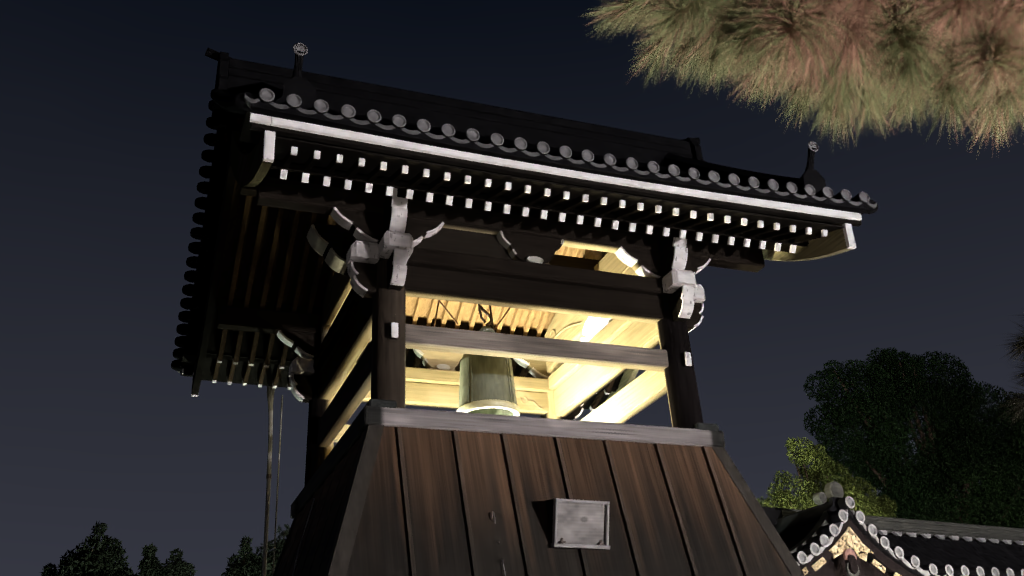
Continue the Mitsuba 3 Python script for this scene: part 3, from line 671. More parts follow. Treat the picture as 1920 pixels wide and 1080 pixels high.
gp('roof__ridge_course', box(-3.2, 0.04, 1.40, 1.70, 4.93, 5.20, 0.02), 'gate_tile')  # left run of the ridge, its shade painted as a near-black tile
for k in range(20):
    x = 1.60+0.3385*k
    gp('roof__ridge_filler', extr([(x, 4.93), (x+0.19, 4.93), (x+0.17, 4.83)], 'y', 1.28, 1.34), 'gate_rim')
# timber gable: boards, post, gold fittings
gp('gable_wall', extr([(-1.05, 3.6), (1.05, 3.6), (1.05, 3.95), (0.58, 4.16), (0.19, 4.48), (0, 4.68), (-0.19, 4.48), (-0.58, 4.16), (-1.05, 3.95)], 'y', 0.30, 0.36), 'gate_wood')
for sx in (-1, 1):
    lo = [(sx*x, gz(x)-0.21) for x in gxs[:8]]; hi = [(sx*x, gz(x)-0.035) for x in gxs[:8]][::-1]
    gp('bargeboard', extr(lo+hi, 'y', 0.06, 0.13), 'gate_wood')
rng = np.random.default_rng(3)


def lace(poly, n, r0, r1):
    """pierced, embossed gold work: a plate with many small holes and raised curls"""
    holes = []; x0, z0, x1, z1 = poly.bounds; inner = poly.buffer(-0.012)
    for _ in range(n*6):
        p = sg.Point(rng.uniform(x0, x1), rng.uniform(z0, z1))
        if inner.contains(p): holes.append(p.buffer(rng.uniform(r0, r1), 4))
        if len(holes) >= n: break
    plate = extr(poly.difference(unary_union(holes)), 'y', 0.035, 0.055); bumps = []
    for _ in range(n):
        p = sg.Point(rng.uniform(x0, x1), rng.uniform(z0, z1))
        if inner.contains(p): b = trimesh.creation.icosphere(subdivisions=1, radius=rng.uniform(r0, r1)*1.1); b.apply_translation([p.x, 0.036, p.y]); bumps.append(b)
    return cat(plate, bumps)
left = sg.Polygon([(-0.04, 4.60), (-0.07, 4.56), (-0.25, 4.42), (-0.50, 4.24), (-0.43, 4.215), (-0.44, 4.13), (-0.36, 4.17), (-0.28, 4.20), (-0.12, 4.26), (-0.03, 4.30)])
right = sg.Polygon([(-0.03, 4.60), (0.00, 4.58), (0.17, 4.38), (0.36, 4.24), (0.24, 4.255), (0.18, 4.12), (0.06, 4.17), (0.00, 4.26), (-0.02, 4.31)])
gp('gable_ornament', lace(left, 34, 0.010, 0.019), 'gold'); gp('gable_ornament', lace(right, 34, 0.010, 0.019), 'gold')
for pts in ([(0.28, 4.10), (0.34, 4.165), (0.54, 4.04), (0.50, 3.965)], [(-0.87, 4.02), (-0.64, 4.15), (-0.59, 4.08), (-0.82, 3.945)], [(-1.19, 3.88), (-0.99, 4.0), (-0.96, 3.93), (-1.16, 3.80)], [(0.66, 3.93), (0.72, 3.99), (0.98, 3.88), (0.94, 3.80)]):
    gp('board_fitting', lace(sg.Polygon(pts), 16, 0.008, 0.016), 'gold')
gp('gable_pendant', cat(extr(sg.Point(-0.15, 4.11).buffer(0.075), 'y', -0.02, 0.05), extr([(-0.21, 4.10), (-0.09, 4.10), (-0.08, 3.98), (-0.15, 3.92), (-0.22, 3.98)], 'y', -0.03, 0.04)), 'gate_wood')
gp('gable_pendant', extr(sg.Point(-0.15, 4.17).buffer(0.11).difference(sg.Point(-0.15, 4.12).buffer(0.075)).intersection(sg.box(-1, 4.12, 1, 5)), 'y', 0.0, 0.034), 'gate_pink')
gp('gable_pendant', extr(sg.Point(-0.15, 3.99).buffer(0.115).difference(sg.Point(-0.15, 4.01).buffer(0.085)), 'y', 0.0, 0.034), 'gate_ridge')
for sx in (-1, 1): gp('gate_post', lathe([(0.14, 0.0), (0.14, 3.9)], 20, 'z', (sx*0.95, 0.9, 0)), 'gate_wood', smooth=40)
for x in (3.2, 5.6, 8.0): gp('gate_post', lathe([(0.12, 0.0), (0.12, 3.9)], 16, 'z', (x, 0.9, 0)), 'gate_wood', smooth=40)
gp('gate_beam', box(-1.2, 8.2, 0.8, 1.0, 3.55, 3.8, 0.02), 'gate_wood')
GL = thing('gate_lamp', 'lamp standing in front of the gate, lighting its gable from below', 'lamp')
p = GT@np.array([0.5, -2.4, 0, 1])
put(GL+'__pole', tube([(p[0], p[1], 0), (p[0], p[1], 1), (p[0], p[1], 2.22)], 0.04, 8), 'iron', smooth=True)
lamp(GL+'__globe', p[0], p[1], 2.3, 0.07, LT, (1.0, 0.90, 0.76))

YL = thing('added_tree_lamp', 'added unseen lamp behind the gate that brightens the small tree', 'lamp')  # added lamp, hidden by the gate, to brighten the small tree
put(YL+'__pole', tube([(12.0, 10.5, 0), (12.0, 10.5, 1.5), (12.0, 10.5, 4.30)], 0.04, 8), 'iron', smooth=True)
lamp(YL+'__globe', 12.0, 10.5, 4.4, 0.08, LY, (1.0, 0.95, 0.70))

# ------------------------------------------------------------------ trees
def crown(lumps, n, size, seed, squash=0.55):
    """leaf-sized faces through the volume of overlapping lumps (x, y, z, r); more near the surface"""
    rg = np.random.default_rng(seed); L = np.array(lumps, float); w = L[:, 3]**2; w /= w.sum()
    idx = rg.choice(len(L), n, p=w); d = rg.normal(size=(n, 3)); d /= np.linalg.norm(d, axis=1, keepdims=True)
    clump = rg.normal(size=(len(L), 14, 3)); clump /= np.linalg.norm(clump, axis=2, keepdims=True)
    near = np.einsum('nkc,nc->nk', clump[idx], d).max(1)
    rad = (0.45+0.55*rg.random(n)**0.45)*(0.80+0.28*near)
    c = L[idx, :3]+d*(rad*L[idx, 3])[:, None]*[1, 1, 0.92]
    a = rg.normal(size=(n, 3))+d*0.5; a /= np.linalg.norm(a, axis=1, keepdims=True); b = np.cross(a, rg.normal(size=(n, 3))); b /= np.linalg.norm(b, axis=1, keepdims=True)
    s = size*rg.uniform(0.6, 1.5, n)[:, None]
    v = np.stack([c-a*s, c-b*s*squash*0.6, c+a*s, c+b*s*squash*0.6], 1).reshape(-1, 3); i = np.arange(n)[:, None]*4
    return trimesh.Trimesh(v, np.vstack([i+[0, 1, 2], i+[0, 2, 3]]), process=False)


def ragged(lumps, k, seed):
    """the lumps with smaller lumps breaking out of them"""
    rg = np.random.default_rng(seed); out = list(lumps)
    for (x, y, z, r) in lumps:
        for _ in range(k):
            d = rg.normal(size=3); d /= np.linalg.norm(d); d[2] = d[2]*0.8+0.15; q = r*rg.uniform(0.22, 0.5); out.append((x+d[0]*r*0.95, y+d[1]*r*0.95, z+d[2]*r*0.95, q))
    return out


def trunk(x, y, h, r, lumps):
    ms = [tube([(x, y, 0), (x+0.05, y, h*0.4), (x-0.03, y, h)], [r, r*0.75, r*0.35], 10)]
    for (a, b, c, q) in lumps[::2]: ms.append(tube([(x, y, h*0.55), ((x+a)/2, (y+b)/2, (h*0.6+c)/2+0.2), (a, b, c)], [r*0.35, r*0.22, r*0.08], 6))
    return cat(ms)


def tree(key, label, group, lumps, n, size, leaf, seed, tx, ty, h, r):
    k = key if key not in labels else '%s_%03d' % (key, sum(q.startswith(key) for q in labels))
    labels[k] = {'label': label, 'category': 'tree'}
    if group: labels[k]['group'] = group
    scene[k+'__crown'] = mikit.ply(crown(lumps, n, size, seed), leaf); scene[k+'__trunk'] = mikit.ply(trunk(tx, ty, h, r, lumps), 'bark', smooth=True)
D = [(24.7, 19.6, 15.2, 1.1), (26.8, 19.5, 15.2, 1.2), (22.5, 19.4, 14.2, 1.4), (24.0, 19.8, 14.4, 1.5), (26.2, 19.4, 14.4, 1.7), (22.1, 19.2, 12.6, 1.6), (24.5, 18.8, 12.4, 2.0), (28.3, 19.6, 13.3, 1.9), (30.1, 19.2, 12.6, 1.9), (21.8, 19.6, 11.6, 1.3), (25.6, 18.6, 10.2, 2.2), (29.1, 18.8, 10.4, 2.3), (22.9, 19.2, 10.3, 1.8), (27.6, 18.6, 11.8, 2.0), (31.8, 19.4, 12.0, 2.2), (24.0, 19.0, 8.5, 2.2), (28.0, 19.0, 8.2, 2.4)]
tree('broadleaf_tree', 'large dark rounded tree above the gate roof at the right', None, ragged(D, 4, 7), 170000, 0.075, 'leaf_dark', 11, 26.0, 19.6, 11.5, 0.5)
Lt = [(14.75, 13.4, 9.75, 0.42), (15.1, 13.4, 9.4, 0.5), (15.5, 13.3, 8.9, 0.62), (14.3, 13.4, 8.45, 0.62), (16.3, 13.4, 8.45, 0.65), (15.4, 13.1, 8.0, 0.85), (13.75, 13.5, 8.0, 0.50), (16.9, 13.4, 8.0, 0.6), (14.5, 13.2, 7.8, 0.7), (15.2, 13.4, 7.2, 0.9), (16.4, 13.4, 7.3, 0.8), (14.2, 13.4, 7.2, 0.7)]
tree('broadleaf_tree', 'small yellow-green lit tree between the tower and the large dark tree', None, ragged(Lt, 5, 6), 36000, 0.05, 'leaf_light', 12, 15.3, 13.6, 7.6, 0.2)


def conifer(x, y, z, h, r, seed, n=9):
    rg = np.random.default_rng(seed); out = []
    for i in range(n):
        t = (i+0.4)/n; rr = r*(0.16+0.84*t); m = 1 if i < 2 else 3
        for _ in range(m):
            a = rg.uniform(0, 6.28); q = rr*0.55*(m > 1); out.append((x+q*math.cos(a)*1.2, y+q*math.sin(a), z-h*t, max(0.16, rr*0.62)))
    return out
for i, (x, y, z, h, r, lab) in enumerate(((-4.0, 19.4, 8.45, 2.6, 1.35, 'dark pointed tree, tallest of the silhouettes at the lower left'), (-5.1, 19.5, 7.30, 1.6, 0.8, 'low dark tree at the lower left corner of the view'),
        (-2.65, 19.4, 7.85, 2.0, 0.75, 'narrow dark tree, second silhouette from the tower at lower left'), (-1.95, 19.3, 7.75, 2.0, 1.0, 'dark tree with a notched top just right of a narrow one'),
        (-0.1, 19.4, 8.15, 2.4, 1.0, 'dark tree behind the downpipe, left of the tower base'), (0.95, 19.4, 8.55, 3.0, 1.6, 'dark tree partly hidden behind the left edge of the tower base'))):
    tree('conifer', lab, None, conifer(x, y, z, h, r, 40+i), 12000, 0.085, 'leaf_far', 60+i, x, y, z-0.6, 0.16)

# ------------------------------------------------------------------ pine boughs over the view (x y z, direction, 1 = dry inner shoot)
PINE = """-2.81 -8.90 3.45 0.0 1.0 0.2 0.1
-2.91 -9.06 3.24 -0.7 0.6 -0.2 0.1
-2.93 -9.11 3.16 -0.2 0.9 0.4 0.1
-2.92 -9.11 3.15 -0.1 1.0 -0.2 0.1
-2.93 -9.16 3.12 -0.7 -0.1 -0.7 0.1
-2.86 -9.10 3.21 -0.2 0.7 -0.7 0.1
-2.89 -9.16 3.16 0.0 0.2 -1.0 0.1
-2.84 -9.13 3.20 0.3 0.9 -0.2 0.1
-2.91 -9.25 3.12 0.2 1.0 -0.1 0.1
-2.88 -9.22 3.12 -0.1 0.8 -0.6 0.1
-2.81 -9.16 3.17 -0.4 0.3 -0.9 0.1
-2.75 -9.13 3.24 0.2 1.0 -0.2 0.1
-2.69 -9.06 3.22 -0.2 1.0 -0.2 0.1
-2.81 -9.22 3.07 -0.6 -0.0 -0.8 0.1
-2.72 -9.14 3.14 -0.8 -0.0 -0.6 0.1
-2.73 -9.18 3.12 0.2 1.0 0.2 0.1
-2.62 -9.06 3.19 -0.6 0.2 -0.8 0.1
-2.74 -9.22 3.06 -0.7 0.1 -0.7 0.1
-2.51 -9.01 3.29 -0.7 0.4 -0.6 0.1
-2.53 -9.04 3.20 -0.2 1.0 -0.2 0.1
-2.62 -9.16 3.11 -0.1 0.6 -0.8 0.1
-2.68 -9.24 3.03 0.4 0.7 -0.5 0.1
-2.55 -9.14 3.17 0.3 0.9 -0.4 0.1
-2.68 -9.29 3.00 0.1 0.6 -0.8 0.1
-2.64 -9.27 3.02 0.4 0.5 -0.8 0.1
-2.40 -9.07 3.27 -0.2 -0.2 -1.0 0.1
-2.57 -9.24 3.09 0.7 0.7 -0.1 0.1
-2.42 -9.12 3.19 0.8 0.5 -0.4 0.1
-2.57 -9.28 3.01 0.8 0.6 -0.1 0.1
-2.60 -9.34 3.02 -0.3 -0.2 -0.9 0.1
-2.63 -9.37 2.96 0.6 0.8 -0.3 0.1
-2.39 -9.19 3.16 0.7 0.6 -0.2 0.2
-2.59 -9.38 2.97 -0.3 0.1 -0.9 0.2
-2.48 -9.30 3.04 -0.1 0.4 -0.9 0.2
-2.47 -9.31 3.03 0.0 0.8 -0.6 0.2
-2.33 -9.21 3.17 -0.2 0.3 -0.9 0.2
-2.36 -9.24 3.09 -0.5 0.7 -0.5 0.2
-2.47 -9.36 2.97 -0.2 0.2 -1.0 0.2
-2.38 -9.31 3.06 -0.7 0.1 -0.7 0.2
-2.37 -9.31 3.03 0.7 0.8 -0.0 0.2
-2.29 -9.26 3.07 -0.6 0.0 -0.8 0.2
-2.25 -9.24 3.08 -0.3 0.0 -0.9 0.2
-2.22 -9.26 3.16 0.6 0.8 -0.3 0.2
-2.31 -9.33 3.00 -0.3 -0.1 -1.0 0.2
-2.21 -9.27 3.07 0.5 0.3 -0.8 0.2
-2.17 -9.27 3.10 0.8 0.6 -0.2 0.2
-2.12 -9.24 3.10 -0.1 0.6 -0.8 0.2
-2.14 -9.28 3.11 -0.4 -0.2 -0.9 0.2
-2.16 -9.31 3.08 -0.5 -0.0 -0.8 0.2
-2.37 -9.47 2.88 0.1 0.0 -1.0 0.2
-2.09 -9.30 3.11 0.2 0.5 -0.8 0.2
-2.33 -9.48 2.93 -0.5 -0.0 -0.8 0.2
-2.18 -9.39 3.01 0.0 0.5 -0.9 0.2
-2.14 -9.39 3.05 0.9 0.3 -0.3 0.2
-2.37 -9.54 2.85 0.6 0.7 -0.3 0.2
-2.08 -9.38 3.05 0.8 0.6 -0.2 0.2
-2.33 -9.54 2.83 0.2 0.2 -1.0 0.2
-2.99 -9.28 3.33 0.4 0.8 0.5 0.3
-2.72 -8.95 3.67 0.0 -0.4 -0.9 0.3
-2.74 -8.95 3.60 -0.2 -0.5 -0.8 0.2
-2.89 -9.15 3.29 0.8 0.5 0.3 0.3
-2.70 -8.91 3.52 -0.7 -0.3 -0.7 0.4
-2.88 -9.10 3.24 -0.2 -0.5 -0.8 0.3
-2.82 -9.19 3.48 -0.4 -0.1 -0.9 0.7
-2.74 -9.04 3.56 -0.7 0.0 -0.7 0.6
-2.71 -9.02 3.58 -0.1 -0.2 -1.0 0.6
-2.84 -9.15 3.32 0.5 0.6 -0.6 0.6
-2.84 -9.17 3.26 -0.8 0.5 -0.3 0.5
-2.74 -8.98 3.42 -0.0 -0.4 -0.9 0.2
-2.96 -9.37 3.22 1.0 -0.1 0.1 0.7
-2.68 -9.06 3.59 -0.1 -0.3 -0.9 0.8
-2.82 -9.18 3.37 1.0 0.1 0.3 0.7
-2.79 -9.17 3.33 0.3 1.0 0.1 0.8
-2.76 -9.09 3.37 0.1 0.1 -1.0 0.8
-2.72 -9.04 3.35 -0.7 -0.1 -0.7 0.5
-2.69 -9.12 3.61 -0.1 -0.3 -0.9 0.9
-2.75 -9.22 3.39 -0.8 -0.2 -0.6 0.9
-2.85 -9.28 3.27 -0.5 -0.3 -0.8 0.9
-2.89 -9.32 3.15 0.2 -0.7 -0.7 0.9
-2.60 -8.99 3.48 0.4 0.9 0.1 0.7
-2.71 -9.13 3.29 -0.2 0.6 -0.8 0.9
-2.71 -9.10 3.25 0.1 1.0 0.1 0.6
-2.70 -9.21 3.48 -0.2 0.5 -0.9 0.8
-2.71 -9.24 3.41 0.1 0.8 0.6 0.9
-2.87 -9.37 3.19 0.6 0.7 0.3 0.9
-2.57 -9.04 3.50 0.7 -0.5 -0.5 0.8
-2.87 -9.35 3.09 -0.5 -0.3 -0.8 0.9
-2.63 -9.12 3.31 -0.6 -0.3 -0.8 0.7
-2.84 -9.30 3.06 0.6 0.6 -0.6 0.9
-2.61 -9.04 3.27 -0.5 -0.2 -0.9 0.5
-2.71 -9.30 3.38 -0.5 -0.3 -0.8 0.9
-2.84 -9.40 3.18 0.1 0.9 0.4 0.9
-2.67 -9.22 3.37 0.7 0.6 0.3 0.9
-2.73 -9.30 3.24 -0.2 -0.4 -0.9 0.9
-2.62 -9.18 3.29 -0.4 -0.4 -0.8 0.8
-2.49 -9.00 3.46 -0.1 0.4 0.9 0.8
-2.67 -9.20 3.16 0.1 0.8 -0.6 0.8
-2.80 -9.29 3.02 -0.5 -0.2 -0.9 0.6
-2.77 -9.23 3.03 0.1 1.0 -0.1 0.3
-2.51 -9.12 3.61 -0.6 0.3 -0.7 0.8
-2.60 -9.22 3.47 -0.9 0.1 -0.5 0.9
-2.66 -9.29 3.31 -0.6 -0.2 -0.8 0.8
-2.58 -9.21 3.35 -0.8 -0.2 -0.5 0.9
-2.60 -9.20 3.32 -0.3 1.0 -0.0 0.8
-2.65 -9.21 3.25 0.4 0.9 0.2 0.9
-2.75 -9.33 3.05 -0.2 0.4 -0.9 0.8
-2.48 -9.00 3.35 -0.4 -0.5 -0.8 0.9
-2.64 -9.15 3.13 0.5 0.9 0.0 0.5
-2.66 -9.35 3.37 0.9 0.3 -0.2 0.9
-2.68 -9.37 3.28 0.0 0.9 0.5 0.9
-2.63 -9.32 3.30 0.6 0.0 0.8 0.9
-2.52 -9.18 3.43 0.1 1.0 -0.1 0.9
-2.53 -9.20 3.33 -0.6 -0.2 -0.8 0.8
-2.60 -9.23 3.20 1.0 -0.3 0.0 0.9
-2.69 -9.30 3.09 0.0 -0.0 -1.0 0.9
-2.53 -9.14 3.22 -0.4 -0.4 -0.8 0.7
-2.60 -9.19 3.12 0.4 -0.8 -0.4 0.6
-2.54 -9.27 3.45 0.3 0.9 0.4 0.9
-2.73 -9.46 3.17 -0.2 -0.7 -0.7 0.8
-2.68 -9.38 3.22 0.6 0.2 -0.8 0.8
-2.58 -9.29 3.28 -0.8 0.3 -0.5 0.8
-2.59 -9.31 3.21 0.8 0.6 0.2 0.7
-2.67 -9.37 3.06 -0.6 -0.3 -0.8 0.8
-2.67 -9.36 3.02 0.9 0.4 0.1 0.9
-2.43 -9.13 3.26 -0.6 -0.2 -0.8 0.7
-2.43 -9.09 3.21 0.3 0.8 0.5 0.4
-2.42 -9.26 3.56 0.7 0.6 0.4 0.9
-2.38 -9.23 3.51 -0.4 -0.4 -0.8 0.8
-2.66 -9.44 3.14 0.9 0.1 -0.3 0.8
-2.62 -9.39 3.15 0.1 -0.6 -0.8 0.7
-2.29 -9.08 3.50 0.8 0.5 0.3 0.9
-2.65 -9.39 3.08 -0.7 -0.5 -0.4 0.8
-2.33 -9.09 3.38 -0.6 -0.3 -0.7 0.9
-2.28 -9.02 3.42 -0.1 -0.7 -0.7 0.9
-2.42 -9.17 3.19 0.0 0.7 0.7 0.4
-2.36 -9.27 3.56 0.3 0.7 -0.7 0.9
-2.65 -9.46 3.22 0.5 0.8 -0.1 0.9
-2.38 -9.26 3.41 0.9 -0.3 0.3 0.9
-2.46 -9.31 3.29 -0.4 -0.2 -0.9 0.7
-2.67 -9.45 3.06 0.6 0.7 0.4 0.8
-2.41 -9.25 3.24 1.0 -0.1 0.2 0.8
-2.50 -9.29 3.14 -0.7 0.1 -0.7 0.9
-2.32 -9.14 3.26 0.4 0.9 0.1 0.4
-2.26 -9.08 3.29 0.6 -0.7 -0.5 0.4
-2.58 -9.50 3.25 0.3 0.3 -0.9 0.8
-2.34 -9.31 3.47 -0.4 -0.2 -0.9 0.9
-2.47 -9.35 3.32 -0.8 -0.6 -0.1 0.9
-2.25 -9.19 3.48 -0.0 1.0 0.2 0.9
-2.26 -9.19 3.43 -1.0 0.1 0.1 0.9
-2.28 -9.16 3.39 0.4 0.9 0.3 0.9
-2.19 -9.10 3.40 0.9 0.5 0.1 0.9
-2.63 -9.44 2.96 0.7 0.8 -0.0 0.7
-2.53 -9.33 3.01 0.7 0.6 -0.4 0.2
-2.27 -9.31 3.53 -0.0 0.3 -1.0 0.7
-2.66 -9.55 3.09 -0.8 -0.4 -0.4 0.9
-2.34 -9.33 3.39 0.4 0.8 0.5 0.8
-2.24 -9.22 3.44 0.9 0.1 -0.3 0.6
-2.57 -9.48 3.07 0.3 -0.1 -0.9 0.9
-2.25 -9.21 3.33 0.8 0.6 0.2 0.8
-2.58 -9.44 2.99 0.6 0.7 0.3 0.7
-2.57 -9.41 2.98 -0.4 -0.6 -0.7 0.7
-2.32 -9.19 3.17 1.0 0.2 0.1 0.4
-2.38 -9.28 3.03 -0.3 -0.2 -0.9 0.3
-2.52 -9.54 3.23 -0.1 -0.3 -1.0 0.8
-2.61 -9.56 3.10 -0.5 -0.3 -0.8 0.7
-2.50 -9.49 3.18 -0.1 -0.5 -0.9 0.8
-2.55 -9.50 3.11 0.9 0.5 -0.0 0.8
-2.35 -9.33 3.24 -0.4 -0.4 -0.8 0.9
-2.43 -9.39 3.13 -0.4 -0.3 -0.9 0.8
-2.21 -9.22 3.30 0.6 -0.5 0.7 0.8
-2.54 -9.44 2.97 0.3 0.8 0.5 0.9
-2.14 -9.14 3.26 -0.8 -0.2 -0.6 0.7
-2.39 -9.30 3.02 -0.8 0.5 -0.3 0.3
-2.37 -9.45 3.33 0.1 -0.3 -0.9 0.9
-2.46 -9.50 3.24 0.6 -0.2 -0.8 0.8
-2.25 -9.36 3.35 -0.8 -0.3 -0.5 0.8
-2.24 -9.32 3.35 1.0 0.1 0.2 0.9
-2.58 -9.56 2.98 -0.5 0.2 -0.9 0.8
-2.13 -9.24 3.34 0.3 -0.3 -0.9 0.7
-2.49 -9.47 3.00 -0.4 -0.4 -0.8 0.7
-2.39 -9.41 3.04 0.9 0.5 -0.0 0.8
-2.41 -9.37 3.00 0.9 0.5 0.1 0.7
-2.49 -9.45 2.88 -0.5 -0.3 -0.8 0.4
-2.26 -9.45 3.40 0.1 -0.1 -1.0 0.9
-2.25 -9.40 3.37 1.0 0.1 -0.2 0.8
-2.33 -9.45 3.26 -0.7 0.1 -0.7 0.8
-2.43 -9.50 3.13 -0.7 -0.2 -0.6 0.9
-2.16 -9.32 3.35 0.3 0.9 -0.0 0.9
-2.24 -9.37 3.22 -0.8 -0.3 -0.5 0.8
-2.22 -9.30 3.22 -0.5 -0.3 -0.8 0.8
-2.27 -9.35 3.10 -0.2 -0.3 -0.9 0.8
-2.11 -9.21 3.20 -0.5 -0.5 -0.7 0.7
-2.36 -9.39 2.95 0.3 0.8 -0.6 0.4
-2.44 -9.58 3.21 0.6 0.7 -0.4 0.8
-2.30 -9.50 3.26 0.7 0.7 0.0 0.8
-2.35 -9.50 3.21 0.1 0.1 -1.0 0.8
-2.27 -9.43 3.24 0.7 0.6 -0.3 0.7
-2.29 -9.43 3.18 -0.5 -0.2 -0.9 0.8
-2.30 -9.43 3.13 -0.3 -0.4 -0.9 0.9
-2.50 -9.54 2.94 -0.3 -0.4 -0.9 0.8
-2.37 -9.44 2.99 -0.5 0.3 -0.8 0.8
-2.20 -9.31 3.13 0.6 -0.3 -0.7 0.6
-2.10 -9.23 3.14 -0.6 0.1 -0.8 0.6
-2.55 -9.69 3.05 -0.3 -0.4 -0.9 0.9
-2.37 -9.60 3.18 -0.6 -0.2 -0.8 0.7
-2.34 -9.55 3.17 0.8 0.3 -0.6 0.9
-2.14 -9.39 3.32 -0.3 -0.1 -0.9 0.9
-2.51 -9.61 2.97 -0.6 -0.2 -0.8 0.9
-2.10 -9.33 3.29 0.9 0.3 0.2 0.8
-2.09 -9.35 3.23 -0.7 -0.1 -0.7 0.9
-2.26 -9.43 3.04 -0.8 -0.3 -0.5 0.9
-2.44 -9.54 2.87 0.5 0.8 0.2 0.7
-2.27 -9.39 2.99 -0.4 -0.5 -0.8 0.4
-2.48 -9.69 3.09 0.8 0.5 0.2 0.7
-2.25 -9.51 3.25 -0.9 0.3 -0.4 0.8
-2.10 -9.44 3.31 0.9 0.4 -0.0 0.8
-2.25 -9.50 3.18 0.6 0.7 -0.3 0.8
-2.30 -9.55 3.08 0.4 0.2 -0.9 0.8
-2.08 -9.39 3.21 1.0 0.0 0.1 0.9
-2.13 -9.38 3.15 0.4 0.6 -0.6 0.8
-2.22 -9.44 3.06 -0.3 0.0 -0.9 0.8
-2.36 -9.49 2.91 0.9 0.2 0.4 0.5
-2.32 -9.46 2.89 -0.1 1.0 -0.1 0.2
-2.47 -9.71 3.07 -0.5 -0.2 -0.8 0.8
-2.14 -9.51 3.32 0.8 0.6 0.3 0.7
-2.00 -9.43 3.40 0.8 0.6 0.2 0.9
-2.14 -9.49 3.20 0.8 0.6 0.1 0.8
-2.17 -9.49 3.16 0.0 -0.8 -0.6 0.8
-2.00 -9.35 3.28 0.7 0.7 0.1 0.8
-1.92 -9.31 3.28 -0.8 0.0 -0.6 0.9
-2.10 -9.39 3.11 0.8 0.4 -0.4 0.8
-1.99 -9.32 3.14 -0.7 -0.0 -0.7 0.5
-2.25 -9.49 2.92 -0.8 -0.2 -0.6 0.5
-2.60 -8.71 3.68 -0.8 -0.2 0.6 0.3
-2.59 -8.76 3.63 0.0 -0.3 1.0 0.3
-2.47 -8.66 3.75 -0.9 -0.5 -0.2 0.3
-2.55 -8.85 3.56 0.2 0.4 -0.9 0.3
-2.52 -8.88 3.55 0.8 -0.1 0.5 0.8
-2.36 -8.72 3.61 0.1 0.5 -0.9 0.8
-2.39 -8.85 3.61 -0.3 -0.4 0.9 0.8
-2.44 -8.80 3.52 -0.7 0.3 -0.7 0.8
-2.37 -8.88 3.59 0.1 0.6 -0.8 0.8
-2.40 -8.89 3.46 0.4 0.9 -0.1 0.8
-2.32 -8.78 3.45 -1.0 -0.2 0.0 0.8
-2.28 -8.80 3.68 0.3 -0.2 1.0 0.8
-2.25 -8.79 3.59 0.6 -0.4 -0.7 0.8
-2.27 -8.78 3.47 -0.7 0.6 -0.4 0.8
-2.34 -8.97 3.52 -0.8 0.4 0.4 0.8
-2.32 -8.95 3.44 -0.8 0.6 -0.2 0.8
-2.28 -8.84 3.42 0.4 0.9 -0.3 0.8
-2.14 -8.87 3.66 0.7 0.7 0.1 0.8
-2.25 -8.89 3.50 0.4 -0.1 -0.9 0.8
-2.15 -8.76 3.51 -0.9 -0.2 -0.4 0.8
-2.30 -9.03 3.48 -0.9 -0.2 0.4 0.8
-2.22 -8.96 3.45 0.4 0.9 0.2 0.8
-2.10 -8.83 3.47 0.7 0.5 0.4 0.8
-2.19 -9.03 3.51 0.2 -0.4 -0.9 0.8
-2.09 -8.86 3.56 -0.2 -0.8 -0.6 0.8
-2.05 -8.83 3.48 -0.3 0.2 0.9 0.8
-2.11 -8.96 3.59 0.4 0.4 -0.8 0.8
-2.16 -9.04 3.40 0.4 0.2 0.9 0.8
-2.05 -8.90 3.43 -0.7 0.7 0.1 0.8
-2.10 -9.08 3.49 -0.9 0.2 0.3 0.8
-1.97 -8.92 3.55 -0.9 -0.2 0.4 0.8
-2.14 -8.99 3.34 -0.7 -0.5 0.5 0.8
-2.00 -9.02 3.57 -1.0 0.1 0.0 0.8
-1.98 -8.96 3.51 0.1 0.9 0.5 0.8
-1.90 -8.91 3.46 -1.0 0.1 -0.3 0.8
-2.01 -9.05 3.54 0.2 -1.0 0.0 0.8
-2.02 -9.07 3.41 -0.0 -0.4 -0.9 0.8
-2.03 -9.01 3.35 -0.9 -0.1 -0.3 0.8
-2.05 -9.17 3.42 -0.8 0.5 -0.3 0.8
-1.96 -9.07 3.43 -0.1 -0.8 -0.6 0.8
-1.95 -9.00 3.38 0.4 -0.8 0.5 0.8
-1.94 -9.12 3.50 -0.8 -0.5 0.3 0.8
-2.01 -9.14 3.36 0.0 -0.7 0.7 0.8
-1.94 -9.05 3.34 -0.4 -0.9 -0.1 0.8
-2.03 -9.23 3.38 0.6 -0.8 -0.0 0.8
-1.99 -9.16 3.34 -0.6 0.4 -0.7 0.8
-1.87 -9.07 3.34 0.0 0.2 -1.0 0.8
-1.92 -9.23 3.41 0.2 0.5 -0.8 0.8
-1.81 -9.12 3.42 -1.0 -0.2 -0.0 0.8
-1.77 -9.05 3.38 0.2 0.8 0.5 0.8
-1.80 -9.20 3.47 0.5 0.8 0.2 0.8
-1.91 -9.23 3.31 0.8 0.4 0.4 0.8
-1.84 -9.15 3.28 -0.9 -0.5 0.2 0.8
-1.75 -9.19 3.50 0.2 0.9 -0.5 0.8
-1.87 -9.25 3.30 0.4 0.2 0.9 0.8
-1.85 -9.19 3.26 -0.1 0.8 -0.5 0.8
-1.86 -9.32 3.35 0.2 -0.1 -1.0 0.8
-1.82 -9.25 3.31 0.7 -0.6 -0.5 0.8
-1.84 -9.23 3.22 1.0 -0.1 0.3 0.8"""
PINE2 = """-0.69 -7.99 3.10 0.6 0.8 0.2 0.3
-0.75 -7.97 3.03 0.4 0.9 0.1 0.3
-0.44 -7.79 3.08 -0.8 -0.3 -0.6 0.3
-0.51 -7.93 3.13 -0.7 -0.2 -0.7 0.3
-0.75 -7.95 2.90 0.5 0.8 0.2 0.3
-0.37 -7.73 2.99 -0.9 -0.4 -0.2 0.3
-0.67 -7.85 2.85 0.2 1.0 0.0 0.3"""
rn = np.random.default_rng(77)


